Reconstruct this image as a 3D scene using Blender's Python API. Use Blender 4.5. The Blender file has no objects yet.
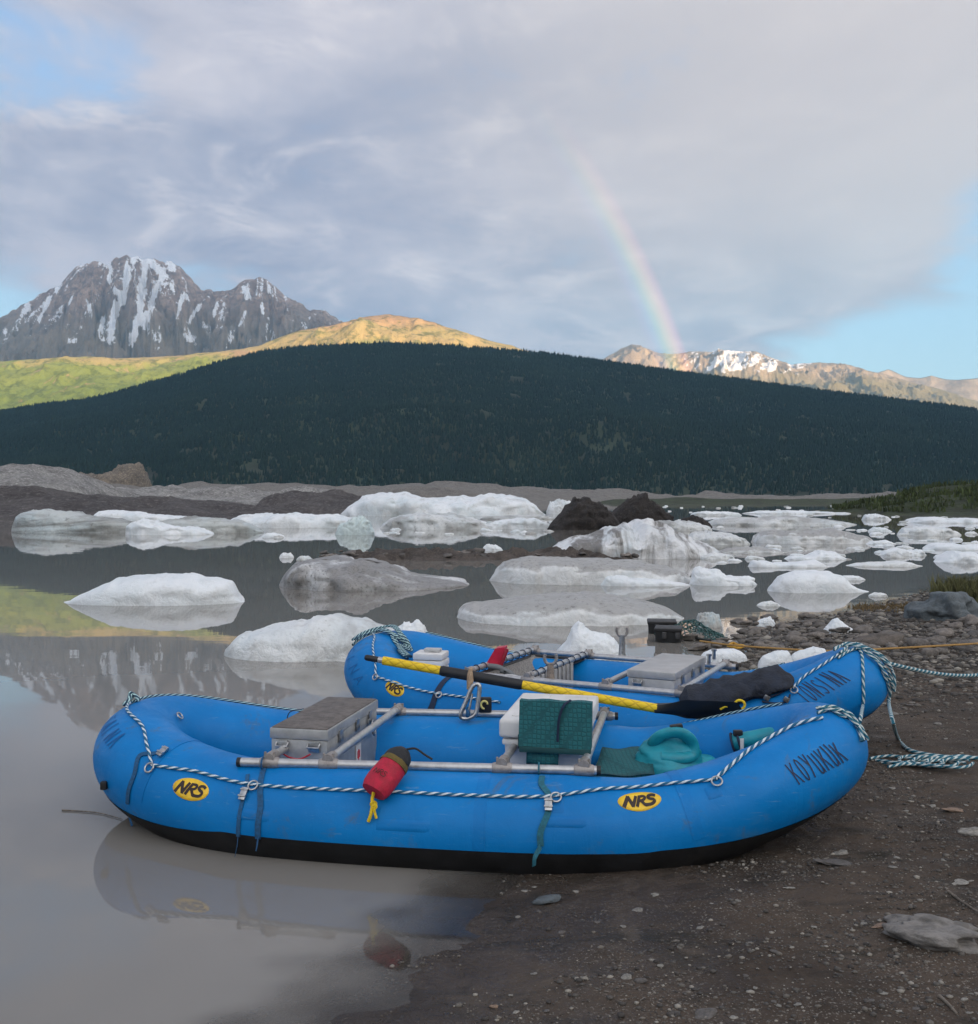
import bpy, bmesh, math, random
import numpy as np
from mathutils import Vector, Matrix

scene = bpy.context.scene
COL = scene.collection
R = math.radians
PI = math.pi
random.seed(7)
RNG = np.random.default_rng(11)

# ------------------------------------------------------------------ camera
F_PX, CX, CY, HOR, EYE = 1000.0, 489.0, 512.0, 497.0, 1.6
cam_d = bpy.data.cameras.new("camera")
cam = bpy.data.objects.new("camera", cam_d)
COL.objects.link(cam)
cam_d.sensor_fit = 'HORIZONTAL'
cam_d.sensor_width = 36.0
cam_d.lens = 36.0 * F_PX / 978.0
cam_d.clip_start = 0.05
cam_d.clip_end = 60000.0
PITCH = math.atan((CY - HOR) / F_PX)
cam.location = (0, 0, EYE)
cam.rotation_euler = (PI / 2 - PITCH, 0, 0)
scene.camera = cam

# ------------------------------------------------------------------ sky, sun, exposure
SUN_AZ, SUN_EL = 151.5, 6.5
to_sun = Vector((math.sin(R(SUN_AZ)) * math.cos(R(SUN_EL)),
                 math.cos(R(SUN_AZ)) * math.cos(R(SUN_EL)), math.sin(R(SUN_EL))))
sun_d = bpy.data.lights.new("sun", 'SUN')
sun_d.energy = 5.0
sun_d.angle = R(0.5)
sun_d.color = (1.0, 0.68, 0.37)
sun = bpy.data.objects.new("sun", sun_d)
COL.objects.link(sun)
sun.rotation_euler = to_sun.to_track_quat('Z', 'Y').to_euler()

vs = scene.view_settings
vs.view_transform = 'Standard'
vs.look = 'None'
vs.gamma = 1.0
vs.exposure = 1.22
vs.use_curve_mapping = False


class NT:
    """small helper to write node trees"""
    def __init__(self, tree):
        self.t = tree
        self.n = tree.nodes
        self.l = tree.links

    def new(self, kind, **kw):
        n = self.n.new(kind)
        for k, v in kw.items():
            setattr(n, k, v)
        return n

    def put(self, sock, v):
        if isinstance(v, bpy.types.NodeSocket):
            self.l.new(v, sock)
        elif v is not None:
            sock.default_value = v

    def math(self, op, a, b=None, c=None, clamp=False):
        n = self.new('ShaderNodeMath', operation=op, use_clamp=clamp)
        for i, v in enumerate((a, b, c)):
            if v is not None:
                self.put(n.inputs[i], v)
        return n.outputs[0]

    def vmath(self, op, a, b=None, out=0):
        n = self.new('ShaderNodeVectorMath', operation=op)
        self.put(n.inputs[0], a)
        if b is not None:
            self.put(n.inputs[1], b)
        return n.outputs[out]

    def noise(self, vec, scale, detail=4.0, rough=0.55, dist=0.0, col=False):
        n = self.new('ShaderNodeTexNoise')
        self.put(n.inputs['Vector'], vec)
        n.inputs['Scale'].default_value = scale
        n.inputs['Detail'].default_value = detail
        n.inputs['Roughness'].default_value = rough
        n.inputs['Distortion'].default_value = dist
        return n.outputs['Color' if col else 'Fac']

    def range(self, v, a, b, c=0.0, d=1.0, smooth=True):
        n = self.new('ShaderNodeMapRange')
        if smooth:
            n.interpolation_type = 'SMOOTHSTEP'
        self.put(n.inputs[0], v)
        for i, x in enumerate((a, b, c, d)):
            self.put(n.inputs[i + 1], x)
        return n.outputs[0]

    def mix(self, f, a, b, mode='MIX'):
        n = self.new('ShaderNodeMix', data_type='RGBA', blend_type=mode)
        self.put(n.inputs[0], f)
        for s, v in ((n.inputs[6], a), (n.inputs[7], b)):
            if isinstance(v, (tuple, list)) and len(v) == 3:
                v = (*v, 1.0)
            self.put(s, v)
        return n.outputs[2]

    def ramp(self, f, stops):
        n = self.new('ShaderNodeValToRGB')
        e = n.color_ramp.elements
        while len(e) < len(stops):
            e.new(0.5)
        for q, (p, c) in zip(e, stops):
            q.position = p
            q.color = (*c, 1.0) if len(c) == 3 else c
        self.put(n.inputs[0], f)
        return n.outputs[0]

    def comb(self, x, y, z):
        n = self.new('ShaderNodeCombineXYZ')
        for i, v in enumerate((x, y, z)):
            self.put(n.inputs[i], v)
        return n.outputs[0]

    def bump(self, h, strength=0.3, dist=0.02):
        n = self.new('ShaderNodeBump')
        n.inputs['Strength'].default_value = strength
        n.inputs['Distance'].default_value = dist
        self.put(n.inputs['Height'], h)
        return n.outputs[0]


world = bpy.data.worlds.new("World")
scene.world = world
world.use_nodes = True
wt = NT(world.node_tree)
wt.n.clear()
w_out = wt.new('ShaderNodeOutputWorld')
w_bg = wt.new('ShaderNodeBackground')
SKY_STRENGTH = 0.1
w_bg.inputs['Strength'].default_value = SKY_STRENGTH
wt.l.new(w_bg.outputs[0], w_out.inputs[0])
w_sky = wt.new('ShaderNodeTexSky')
w_sky.sky_type = 'NISHITA'
w_sky.sun_disc = False
w_sky.sun_elevation = R(SUN_EL)
w_sky.sun_rotation = R(SUN_AZ)
w_sky.altitude = 300
w_tc = wt.new('ShaderNodeTexCoord')
w_dir = w_tc.outputs['Generated']
w_sep = wt.new('ShaderNodeSeparateXYZ')
wt.l.new(w_dir, w_sep.inputs[0])
dx, dy, dz = w_sep.outputs
dzc = wt.math('ADD', wt.math('MAXIMUM', dz, 0.0), 0.20)
# cloud deck, seen as a flat layer overhead
cuv = wt.comb(wt.math('DIVIDE', dx, dzc), wt.math('DIVIDE', dy, dzc), wt.math('MULTIPLY', dz, 1.2))
c_big = wt.noise(cuv, 0.6, 3.0, 0.5, 0.3)
c_mid = wt.noise(cuv, 1.7, 8.0, 0.58, 0.5)
c_fine = wt.noise(wt.vmath('ADD', cuv, (7.3, 2.1, 0.0)), 4.2, 9.0, 0.62, 0.5)


def lobe(center, sx, sz, lo=0.35, hi=1.0):
    """1 inside an elliptic patch of sky round an azimuth/elevation, fading to 0"""
    az, el = center
    c = (math.sin(R(az)) * math.cos(R(el)), math.cos(R(az)) * math.cos(R(el)), math.sin(R(el)))
    d = wt.vmath('SUBTRACT', w_dir, c)
    d = wt.vmath('MULTIPLY', d, (1 / sx, 1 / sx, 1 / sz))
    return wt.range(wt.vmath('LENGTH', d, out=1), lo, hi, 1.0, 0.0)


gap = wt.math('MULTIPLY', lobe((27, 6), 0.29, 0.11), 1.2)
gap = wt.math('MAXIMUM', gap, wt.math('MULTIPLY', lobe((30, 12), 0.17, 0.12), 0.75))
gap = wt.math('MAXIMUM', gap, wt.math('MULTIPLY', lobe((-26, 21.5), 0.22, 0.075), 0.62))
gap = wt.math('MAXIMUM', gap, wt.math('MULTIPLY', lobe((-27, 9), 0.16, 0.06), 0.72))
gap = wt.math('MAXIMUM', gap, wt.math('MULTIPLY', lobe((-10, 8.6), 0.10, 0.03), 0.5))
gap = wt.math('MAXIMUM', gap, wt.math('MULTIPLY', lobe((-20, 11.5), 0.22, 0.035), 0.35))
dens = wt.math('ADD', wt.math('MULTIPLY', wt.math('SUBTRACT', c_mid, 0.5), 1.5),
               wt.math('MULTIPLY', wt.math('SUBTRACT', c_fine, 0.5), 1.1))
dens = wt.math('SUBTRACT', wt.math('ADD', dens, 0.62), gap)
cover = wt.range(dens, -0.25, 0.45)
K = 1.0 / SKY_STRENGTH / 2.0      # radiance that shows as given at exposure +1


def k(c):
    return tuple(v * K for v in c)


shade_f = wt.range(wt.math('ADD', wt.math('MULTIPLY', c_big, 0.55), wt.math('ADD', wt.math('MULTIPLY', c_mid, 0.55), wt.math('MULTIPLY', c_fine, 0.25))), 0.54, 0.84)
cl = wt.mix(shade_f, k((0.315, 0.36, 0.475)), k((0.62, 0.62, 0.675)))
wisps = wt.range(c_fine, 0.5, 0.75)
cl = wt.mix(wt.math('MULTIPLY', wisps, 0.6), cl, k((0.80, 0.775, 0.78)))
# warm grey pall to the right, higher up
warm = lobe((20, 22), 0.55, 0.34, 0.2, 1.0)
cl = wt.mix(wt.math('MULTIPLY', warm, 0.8), cl, k((0.60, 0.58, 0.575)))
blue = wt.mix(wt.range(dz, 0.02, 0.42), k((0.60, 0.92, 1.10)), k((0.33, 0.58, 0.98)))
clear = wt.mix(0.35, blue, w_sky.outputs[0])
sky_c = wt.mix(cover, clear, cl)
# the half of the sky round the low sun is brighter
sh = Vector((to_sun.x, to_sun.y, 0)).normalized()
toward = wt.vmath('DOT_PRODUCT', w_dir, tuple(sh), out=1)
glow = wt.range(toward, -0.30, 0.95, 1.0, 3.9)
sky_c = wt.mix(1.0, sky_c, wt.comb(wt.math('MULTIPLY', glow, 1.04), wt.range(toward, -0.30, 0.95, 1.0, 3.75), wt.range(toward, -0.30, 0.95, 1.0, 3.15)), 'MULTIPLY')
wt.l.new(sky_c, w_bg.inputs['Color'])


HAZE = 4.8e-5
# ------------------------------------------------------------------ helpers
def ray(px, py):
    d = Vector(((px - CX) / F_PX, 1.0, -(py - CY) / F_PX))
    d = Matrix.Rotation(-PITCH, 3, 'X') @ d
    return d


def pt(px, py, y):
    """the point at depth y (metres in front of the camera) on the sight line of a photo position"""
    d = ray(px, py)
    return Vector((0, 0, EYE)) + d * (y / d.y)


def proj(p):
    d = Matrix.Rotation(PITCH, 3, 'X') @ (Vector(p) - Vector((0, 0, EYE)))
    return CX + F_PX * d.x / d.y, CY - F_PX * d.z / d.y


def hsh(ix, iy, iz, seed):
    h = (ix * 374761393 + iy * 668265263 + iz * 2147483647 + seed * 974634541) & 0xFFFFFFFF
    h = ((h ^ (h >> 13)) * 1274126177) & 0xFFFFFFFF
    h = ((h ^ (h >> 16)) * 2246822519) & 0xFFFFFFFF
    return ((h ^ (h >> 15)) & 0xFFFFFF).astype(np.float64) / float(0xFFFFFF) * 2 - 1


def vnoise(x, y, z, seed=0):
    x, y, z = np.broadcast_arrays(np.asarray(x, float), np.asarray(y, float), np.asarray(z, float))
    ix, iy, iz = (np.floor(v).astype(np.int64) for v in (x, y, z))
    fx, fy, fz = x - ix, y - iy, z - iz
    sx, sy, sz = (v * v * v * (v * (v * 6 - 15) + 10) for v in (fx, fy, fz))
    out = 0
    for a in (0, 1):
        for b in (0, 1):
            for c in (0, 1):
                w = (sx if a else 1 - sx) * (sy if b else 1 - sy) * (sz if c else 1 - sz)
                out = out + w * hsh(ix + a, iy + b, iz + c, seed)
    return out


def fbm(x, y, z=0.0, oct=5, seed=0, gain=0.5, ridged=False):
    s, a, f, t = 0.0, 1.0, 1.0, 0.0
    for o in range(oct):
        n = vnoise(np.asarray(x) * f + 13.7 * o, np.asarray(y) * f - 7.1 * o, np.asarray(z) * f + 3.3 * o, seed + o)
        if ridged:
            n = 1 - 2 * np.abs(n)
        s = s + a * n
        t += a
        a *= gain
        f *= 2.03
    return s / t


def tag(o, label=None, cat=None, group=None, kind=None):
    if label:
        o["label"] = label
    if cat:
        o["category"] = cat
    if group:
        o["group"] = group
    if kind:
        o["kind"] = kind
    return o


def adopt(o, parent):
    if parent is not None:
        o.parent = parent
        m = parent.matrix_basis.copy() if parent.parent is None else Matrix.Identity(4)
        o.matrix_parent_inverse = m.inverted()
    return o


def empty(name, loc, label, cat, group=None, rz=0.0):
    o = bpy.data.objects.new(name, None)
    COL.objects.link(o)
    o.empty_display_size = 0.1
    o.location = loc
    o.rotation_euler = (0, 0, rz)
    return tag(o, label, cat, group)


def mesh_obj(name, V, Fc, mat, parent=None, smooth=True, sharp=None, uv=None, attr=None):
    me = bpy.data.meshes.new(name)
    me.from_pydata([tuple(v) for v in V], [], [tuple(int(i) for i in f) for f in Fc])
    if uv is not None:
        lay = me.uv_layers.new(name="UVMap")
        flat = []
        for f in uv:
            for c in f:
                flat.extend(c)
        lay.data.foreach_set("uv", flat)
    if attr:
        for an, vals in attr.items():
            a = me.attributes.new(an, 'FLOAT', 'POINT')
            a.data.foreach_set("value", np.asarray(vals, dtype=np.float32).ravel())
    me.validate()
    if smooth:
        me.polygons.foreach_set("use_smooth", [True] * len(me.polygons))
        if sharp:
            me.set_sharp_from_angle(angle=R(sharp))
    me.update()
    o = bpy.data.objects.new(name, me)
    COL.objects.link(o)
    if mat:
        me.materials.append(mat)
    return adopt(o, parent)


def grid_obj(name, X, Y, Z, mat, parent=None, smooth=True, attr=None, flip=False):
    """heightfield / lofted sheet from equal 2-D arrays"""
    n, m = X.shape
    V = np.stack([X.ravel(), Y.ravel(), Z.ravel()], 1).astype(np.float32)
    i = np.arange(n * m).reshape(n, m)
    q = np.stack([i[:-1, :-1], i[:-1, 1:], i[1:, 1:], i[1:, :-1]], -1).reshape(-1, 4)
    if flip:
        q = q[:, ::-1]
    return quad_obj(name, V, q, mat, parent, smooth, attr)


def quad_obj(name, V, q, mat, parent=None, smooth=True, attr=None):
    q = np.asarray(q)
    w = q.shape[1]
    me = bpy.data.meshes.new(name)
    me.vertices.add(len(V))
    me.vertices.foreach_set("co", np.asarray(V, dtype=np.float32).ravel())
    me.loops.add(len(q) * w)
    me.loops.foreach_set("vertex_index", np.ascontiguousarray(q, dtype=np.int32).ravel())
    me.polygons.add(len(q))
    me.polygons.foreach_set("loop_start", np.arange(0, len(q) * w, w, dtype=np.int32))
    me.polygons.foreach_set("use_smooth", np.full(len(q), bool(smooth)))
    if attr:
        for an, vals in attr.items():
            a = me.attributes.new(an, 'FLOAT', 'POINT')
            a.data.foreach_set("value", np.asarray(vals, dtype=np.float32).ravel())
    me.update(calc_edges=True)
    o = bpy.data.objects.new(name, me)
    COL.objects.link(o)
    if mat:
        me.materials.append(mat)
    return adopt(o, parent)


def spline(pts, n=12, closed=False):
    P = [Vector(p) for p in pts]
    out = []
    N = len(P)
    last = N if closed else N - 1
    for i in range(last):
        p0 = P[(i - 1) % N] if (closed or i > 0) else P[0] * 2 - P[1]
        p1, p2 = P[i], P[(i + 1) % N]
        p3 = P[(i + 2) % N] if (closed or i + 2 < N) else P[-1] * 2 - P[-2]
        for j in range(n):
            t = j / n
            out.append(0.5 * ((2 * p1) + (p2 - p0) * t + (2 * p0 - 5 * p1 + 4 * p2 - p3) * t * t +
                              (3 * p1 - p0 - 3 * p2 + p3) * t ** 3))
    if not closed:
        out.append(P[-1].copy())
    return out


class MB:
    """collects shapes, then links them as ONE mesh object"""
    def __init__(self):
        self.V, self.F, self.U = [], [], []

    def add(self, V, Fc, U=None):
        b = len(self.V)
        self.V += [tuple(v) for v in V]
        for i, f in enumerate(Fc):
            self.F.append(tuple(j + b for j in f))
            self.U.append(U[i] if U else [(0.0, 0.0)] * len(f))
        return self

    def box(self, c, size, rot=None, bevel=0.0, seg=2, taper=1.0):
        bm = bmesh.new()
        bmesh.ops.create_cube(bm, size=1.0)
        for v in bm.verts:
            k_ = taper if v.co.z < 0 else 1.0
            v.co = Vector((v.co.x * size[0] * k_, v.co.y * size[1] * k_, v.co.z * size[2]))
        if bevel > 0:
            bmesh.ops.bevel(bm, geom=bm.edges[:], offset=bevel, segments=seg, profile=0.6, affect='EDGES')
        M = rot.to_3x3() if rot is not None else Matrix.Identity(3)
        bm.verts.ensure_lookup_table()
        V = [M @ v.co + Vector(c) for v in bm.verts]
        Fc = [[v.index for v in f.verts] for f in bm.faces]
        bm.free()
        return self.add(V, Fc)

    def tube(self, path, r, seg=10, closed=False, caps=True, flat=1.0, up=None):
        P = [Vector(p) for p in path]
        n = len(P)
        T = []
        for i in range(n):
            a = P[(i - 1) % n] if (closed or i > 0) else P[i]
            b = P[(i + 1) % n] if (closed or i < n - 1) else P[i]
            d = b - a
            T.append(d.normalized() if d.length > 1e-9 else Vector((1, 0, 0)))
        ref = Vector(up) if up else (Vector((0, 0, 1)) if abs(T[0].z) < 0.9 else Vector((1, 0, 0)))
        N = (ref - T[0] * ref.dot(T[0])).normalized()
        V, L = [], 0.0
        rows = []
        for i in range(n):
            if i:
                L += (P[i] - P[i - 1]).length
                N = (N - T[i] * N.dot(T[i]))
                N = N.normalized() if N.length > 1e-6 else T[i].orthogonal().normalized()
            B = T[i].cross(N)
            ri = r[i] if hasattr(r, '__len__') else r
            for s in range(seg):
                a = 2 * PI * s / seg
                V.append(P[i] + (N * math.cos(a) * flat + B * math.sin(a)) * ri)
            rows.append(L)
        Fc, U = [], []
        for i in range(n if closed else n - 1):
            j = (i + 1) % n
            l0, l1 = rows[i], rows[j] if j else rows[i] + (P[0] - P[-1]).length
            for s in range(seg):
                t = (s + 1) % seg
                Fc.append((i * seg + s, i * seg + t, j * seg + t, j * seg + s))
                U.append([(s / seg, l0), ((s + 1) / seg, l0), ((s + 1) / seg, l1), (s / seg, l1)])
        if caps and not closed:
            Fc.append(tuple(range(seg))[::-1])
            U.append([(0, 0)] * seg)
            Fc.append(tuple((n - 1) * seg + s for s in range(seg)))
            U.append([(0, 0)] * seg)
        return self.add(V, Fc, U)

    def torus(self, c, axis, R_, r, seg=20, rs=8, sx=1.0, upv=None):
        ax = Vector(axis).normalized()
        a = (Vector(upv) - ax * Vector(upv).dot(ax)).normalized() if upv else ax.orthogonal().normalized()
        b = ax.cross(a)
        path = [Vector(c) + a * math.cos(2 * PI * i / seg) * R_ + b * math.sin(2 * PI * i / seg) * R_ * sx for i in range(seg)]
        return self.tube(path, r, rs, closed=True)

    def build(self, name, mat, parent=None, sharp=40, smooth=True):
        return mesh_obj(name, self.V, self.F, mat, parent, smooth, sharp, self.U)


# ------------------------------------------------------------------ materials
def new_mat(name):
    m = bpy.data.materials.new(name)
    m.use_nodes = True
    t = NT(m.node_tree)
    b = t.n.get('Principled BSDF')
    return m, t, b


def obj_co(t):
    return t.new('ShaderNodeTexCoord').outputs['Object']


def simple(name, col, rough=0.5, metal=0.0, var=0.12, scale=20.0, bump=0.0, bscale=60.0, dirt=0.0, dirtcol=(0.12, 0.10, 0.08), spec=0.5, bdist=0.003):
    m, t, b = new_mat(name)
    co = obj_co(t)
    n = t.noise(co, scale, 4.0, 0.6)
    c = t.mix(t.range(n, 0.3, 0.7), tuple(v * (1 - var) for v in col), tuple(min(1, v * (1 + var)) for v in col))
    if dirt > 0:
        d = t.range(t.noise(co, scale * 0.35, 6.0, 0.65, 0.3), 0.5, 0.75)
        c = t.mix(t.math('MULTIPLY', d, dirt), c, dirtcol)
    t.put(b.inputs['Base Color'], c)
    b.inputs['Metallic'].default_value = metal
    b.inputs['Specular IOR Level'].default_value = spec
    t.put(b.inputs['Roughness'], t.range(n, 0.2, 0.8, max(0.02, rough - 0.08), min(1, rough + 0.08)))
    if bump > 0:
        t.put(b.inputs['Normal'], t.bump(t.noise(co, bscale, 4.0, 0.6), bump, bdist))
    return m


def rope_mat(name, c1, c2, pitch, turns=2):
    m, t, b = new_mat(name)
    uv = t.new('ShaderNodeTexCoord').outputs['UV']
    s = t.new('ShaderNodeSeparateXYZ')
    t.l.new(uv, s.inputs[0])
    ph = t.math('ADD', t.math('MULTIPLY', s.outputs[0], float(turns)), t.math('DIVIDE', s.outputs[1], pitch))
    fr = t.math('FRACT', ph)
    st = t.range(t.math('PINGPONG', fr, 0.5), 0.25, 0.33)
    t.put(b.inputs['Base Color'], t.mix(st, c1, c2))
    b.inputs['Roughness'].default_value = 0.8
    fine = t.math('PINGPONG', t.math('FRACT', t.math('MULTIPLY', ph, 4.0)), 0.5)
    t.put(b.inputs['Normal'], t.bump(fine, 0.5, 0.002))
    return m

# ------------------------------------------------------------------ setting: materials
def attr_node(t, name):
    n = t.new('ShaderNodeAttribute')
    n.attribute_name = name
    return n.outputs['Fac']


def ground_mat():
    m, t, b = new_mat("beach_mud")
    co = obj_co(t)
    big = t.noise(co, 0.9, 6.0, 0.65, 0.4)
    mid = t.noise(co, 5.0, 6.0, 0.65, 0.2)
    fine = t.noise(co, 60.0, 5.0, 0.7)
    streak = t.noise(t.vmath('MULTIPLY', co, (1.3, 5.0, 1.0)), 2.2, 5.0, 0.6, 0.6)
    c = t.mix(t.range(big, 0.35, 0.65), (0.042, 0.030, 0.022), (0.086, 0.063, 0.046))
    c = t.mix(t.math('MULTIPLY', t.range(streak, 0.52, 0.68), 0.65), c, (0.024, 0.021, 0.017))
    c = t.mix(t.math('MULTIPLY', t.range(mid, 0.5, 0.75), 0.5), c, (0.108, 0.085, 0.066))
    spk = t.range(t.noise(co, 105.0, 3.0, 0.6), 0.58, 0.66)
    spc = t.range(t.noise(t.vmath('ADD', co, (4.0, 9.0, 0.0)), 1.7, 5.0, 0.65), 0.40, 0.62)
    c = t.mix(t.math('MULTIPLY', t.math('MULTIPLY', spk, spc), 0.9), c, (0.26, 0.235, 0.205))
    moss = t.range(t.noise(t.vmath('MULTIPLY', co, (1.0, 2.2, 1.0)), 1.5, 7.0, 0.7, 0.8), 0.54, 0.66)
    c = t.mix(t.math('MULTIPLY', moss, 0.8), c, (0.019, 0.017, 0.011))
    dry = t.range(t.noise(t.vmath('ADD', co, (11.0, 3.0, 0.0)), 2.3, 8.0, 0.7, 0.6), 0.55, 0.68)
    c = t.mix(t.math('MULTIPLY', dry, 0.6), c, (0.118, 0.092, 0.070))
    # silt is soaked and dark close to the waterline
    sp = t.new('ShaderNodeSeparateXYZ')
    t.l.new(co, sp.inputs[0])
    wet = t.range(t.math('ADD', sp.outputs[2], t.math('MULTIPLY', t.math('SUBTRACT', mid, 0.5), 0.04)), 0.002, 0.055, 1.0, 0.0)
    c = t.mix(t.math('MULTIPLY', wet, 0.35), c, (0.03, 0.027, 0.024))
    t.put(b.inputs['Base Color'], c)
    t.put(b.inputs['Roughness'], t.math('SUBTRACT', t.range(mid, 0.3, 0.7, 0.72, 0.95), t.math('MULTIPLY', wet, 0.55)))
    b.inputs['Specular IOR Level'].default_value = 0.3
    h = t.math('ADD', t.math('MULTIPLY', mid, 1.0), t.math('MULTIPLY', fine, 0.35))
    t.put(b.inputs['Normal'], t.bump(h, 0.9, 0.035))
    return m


def water_mat():
    m, t, b = new_mat("glacial_water")
    co = obj_co(t)
    n = t.noise(t.vmath('MULTIPLY', co, (0.25, 1.0, 1.0)), 0.22, 4.0, 0.55, 0.4)
    t.put(b.inputs['Base Color'], t.mix(t.range(n, 0.35, 0.65), (0.188, 0.176, 0.158), (0.214, 0.202, 0.184)))
    b.inputs['Roughness'].default_value = 0.02
    b.inputs['IOR'].default_value = 1.33
    w = t.math('ADD', t.noise(t.vmath('MULTIPLY', co, (1.0, 2.2, 1.0)), 0.9, 2.0, 0.4),
               t.math('MULTIPLY', t.noise(t.vmath('MULTIPLY', co, (1.0, 2.5, 1.0)), 0.12, 2.0, 0.4), 2.0))
    t.put(b.inputs['Normal'], t.bump(w, 0.03, 0.03))
    # silty water hides its bed within a few centimetres of depth
    thin = t.range(attr_node(t, 'depth'), 0.0, 0.045, 0.10, 1.0)
    fr_ = t.new('ShaderNodeFresnel')
    fr_.inputs['IOR'].default_value = 1.33
    tp_ = t.new('ShaderNodeBsdfTransparent')
    gl = t.new('ShaderNodeBsdfGlossy')
    gl.inputs['Roughness'].default_value = 0.05
    m1 = t.new('ShaderNodeMixShader')
    t.l.new(fr_.outputs[0], m1.inputs[0])
    t.l.new(tp_.outputs[0], m1.inputs[1])
    t.l.new(gl.outputs[0], m1.inputs[2])
    m2 = t.new('ShaderNodeMixShader')
    t.put(m2.inputs[0], thin)
    t.l.new(m1.outputs[0], m2.inputs[1])
    t.l.new(b.outputs[0], m2.inputs[2])
    t.l.new(m2.outputs[0], t.n.get('Material Output').inputs['Surface'])
    return m


def ice_mat(name, scale=1.0, dirt=0.25, dirtcol=(0.20, 0.19, 0.175), tint=(0.80, 0.83, 0.85), streak=0.0, wash=0.2, blue=0.25, sdir=(2.6, 0.8, 0.5), top=False):
    """glacier ice: white crust, blue-grey clear patches, grit in specks, bands and washes"""
    m, t, b = new_mat(name)
    co = obj_co(t)
    geo = t.new('ShaderNodeNewGeometry')
    big = t.noise(co, 1.1 * scale, 5.0, 0.6, 0.3)
    mid = t.noise(co, 4.5 * scale, 6.0, 0.65, 0.3)
    c = t.mix(t.math('MULTIPLY', t.range(big, 0.42, 0.68), blue * 2.2), tint, (0.50, 0.60, 0.64))
    c = t.mix(t.math('MULTIPLY', t.range(mid, 0.5, 0.72), wash), c, (0.42, 0.41, 0.39))
    grit = t.range(t.noise(co, 14.0 * scale, 5.0, 0.7), 0.62 - 0.16 * dirt, 0.74 - 0.12 * dirt)
    patch = t.range(t.noise(co, 0.8 * scale, 4.0, 0.6, 0.5), 0.62 - 0.42 * dirt, 0.80 - 0.36 * dirt)
    if top:
        nz = t.new('ShaderNodeSeparateXYZ')
        t.l.new(geo.outputs['Normal'], nz.inputs[0])
        lie = t.range(t.math('ADD', nz.outputs[2], t.math('MULTIPLY', t.math('SUBTRACT', mid, 0.5), 0.7)), 0.45, 0.85)
        patch = t.math('MULTIPLY', lie, 0.9)
        grit = t.math('MULTIPLY', grit, t.math('ADD', lie, 0.15))
    c = t.mix(t.math('MULTIPLY', patch, min(1.0, 0.30 + dirt)), c, dirtcol)
    c = t.mix(t.math('MULTIPLY', grit, min(0.9, 0.15 + dirt)), c, tuple(v * 0.5 for v in dirtcol))
    if streak > 0:
        sv = t.vmath('MULTIPLY', co, tuple(v * scale for v in sdir))
        sn = t.range(t.noise(sv, 1.0, 6.0, 0.65, 0.6), 0.44, 0.60)
        c = t.mix(t.math('MULTIPLY', sn, streak), c, tuple(v * 0.8 for v in dirtcol))
    t.put(b.inputs['Base Color'], c)
    t.put(b.inputs['Roughness'], t.range(mid, 0.3, 0.7, 0.35, 0.7))
    h = t.math('ADD', mid, t.math('MULTIPLY', t.noise(co, 18.0 * scale, 4.0, 0.65), 0.35))
    t.put(b.inputs['Normal'], t.bump(h, 0.55, 0.10 / scale))
    return m


def rubble_mat(name, c1, c2, scale=1.0):
    m, t, b = new_mat(name)
    co = obj_co(t)
    a = t.noise(co, 1.5 * scale, 6.0, 0.7, 0.2)
    f = t.noise(co, 12.0 * scale, 5.0, 0.75)
    c = t.mix(t.range(a, 0.35, 0.65), c1, c2)
    c = t.mix(t.math('MULTIPLY', t.range(f, 0.5, 0.68), 0.6), c, tuple(min(1, v * 2.2) for v in c2))
    c = t.mix(t.math('MULTIPLY', t.range(f, 0.46, 0.32), 0.6), c, tuple(v * 0.45 for v in c1))
    t.put(b.inputs['Base Color'], c)
    b.inputs['Roughness'].default_value = 0.9
    t.put(b.inputs['Normal'], t.bump(f, 0.8, 0.15 / scale))
    return m


M_BEACH = ground_mat()
M_WATER = water_mat()
M_LAKEBED = simple("lake_bed_silt", (0.10, 0.09, 0.08), 0.9, scale=0.02)

# ------------------------------------------------------------------ beach: one fine sheet round the camera
SHORE = np.array([(-9, -9), (-3.2, -1.2), (-1.3, 1.4), (-0.62, 2.7), (-0.25, 3.35), (-0.02, 3.85), (0.22, 4.3), (0.75, 5.0),
                  (1.25, 6.0), (1.6, 7.2), (1.85, 8.6), (2.25, 9.8), (2.75, 10.5), (2.95, 11.4), (3.35, 12.2), (4.3, 13.2),
                  (5.4, 14.2), (7.4, 16.8), (10.2, 20.5), (15, 27), (24, 42), (45, 66), (90, 95)], float)
LAND = np.vstack([SHORE, [(300, 95), (300, -60), (-9, -60)]])


def shore_sd(X, Y):
    """metres to the waterline, positive on land"""
    X, Y = np.asarray(X, float), np.asarray(Y, float)
    best = np.full(X.shape, 1e9)
    for (x0, y0), (x1, y1) in zip(SHORE[:-1], SHORE[1:]):
        ex, ey = x1 - x0, y1 - y0
        t = np.clip(((X - x0) * ex + (Y - y0) * ey) / (ex * ex + ey * ey), 0, 1)
        best = np.minimum(best, np.hypot(X - x0 - t * ex, Y - y0 - t * ey))
    inside = np.zeros(X.shape, bool)
    n = len(LAND)
    for i in range(n):
        x0, y0 = LAND[i]
        x1, y1 = LAND[(i + 1) % n]
        if y0 == y1:
            continue
        c = ((y0 > Y) != (y1 > Y)) & (X < (x1 - x0) * (Y - y0) / (y1 - y0) + x0)
        inside ^= c
    return np.where(inside, best, -best)


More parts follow.
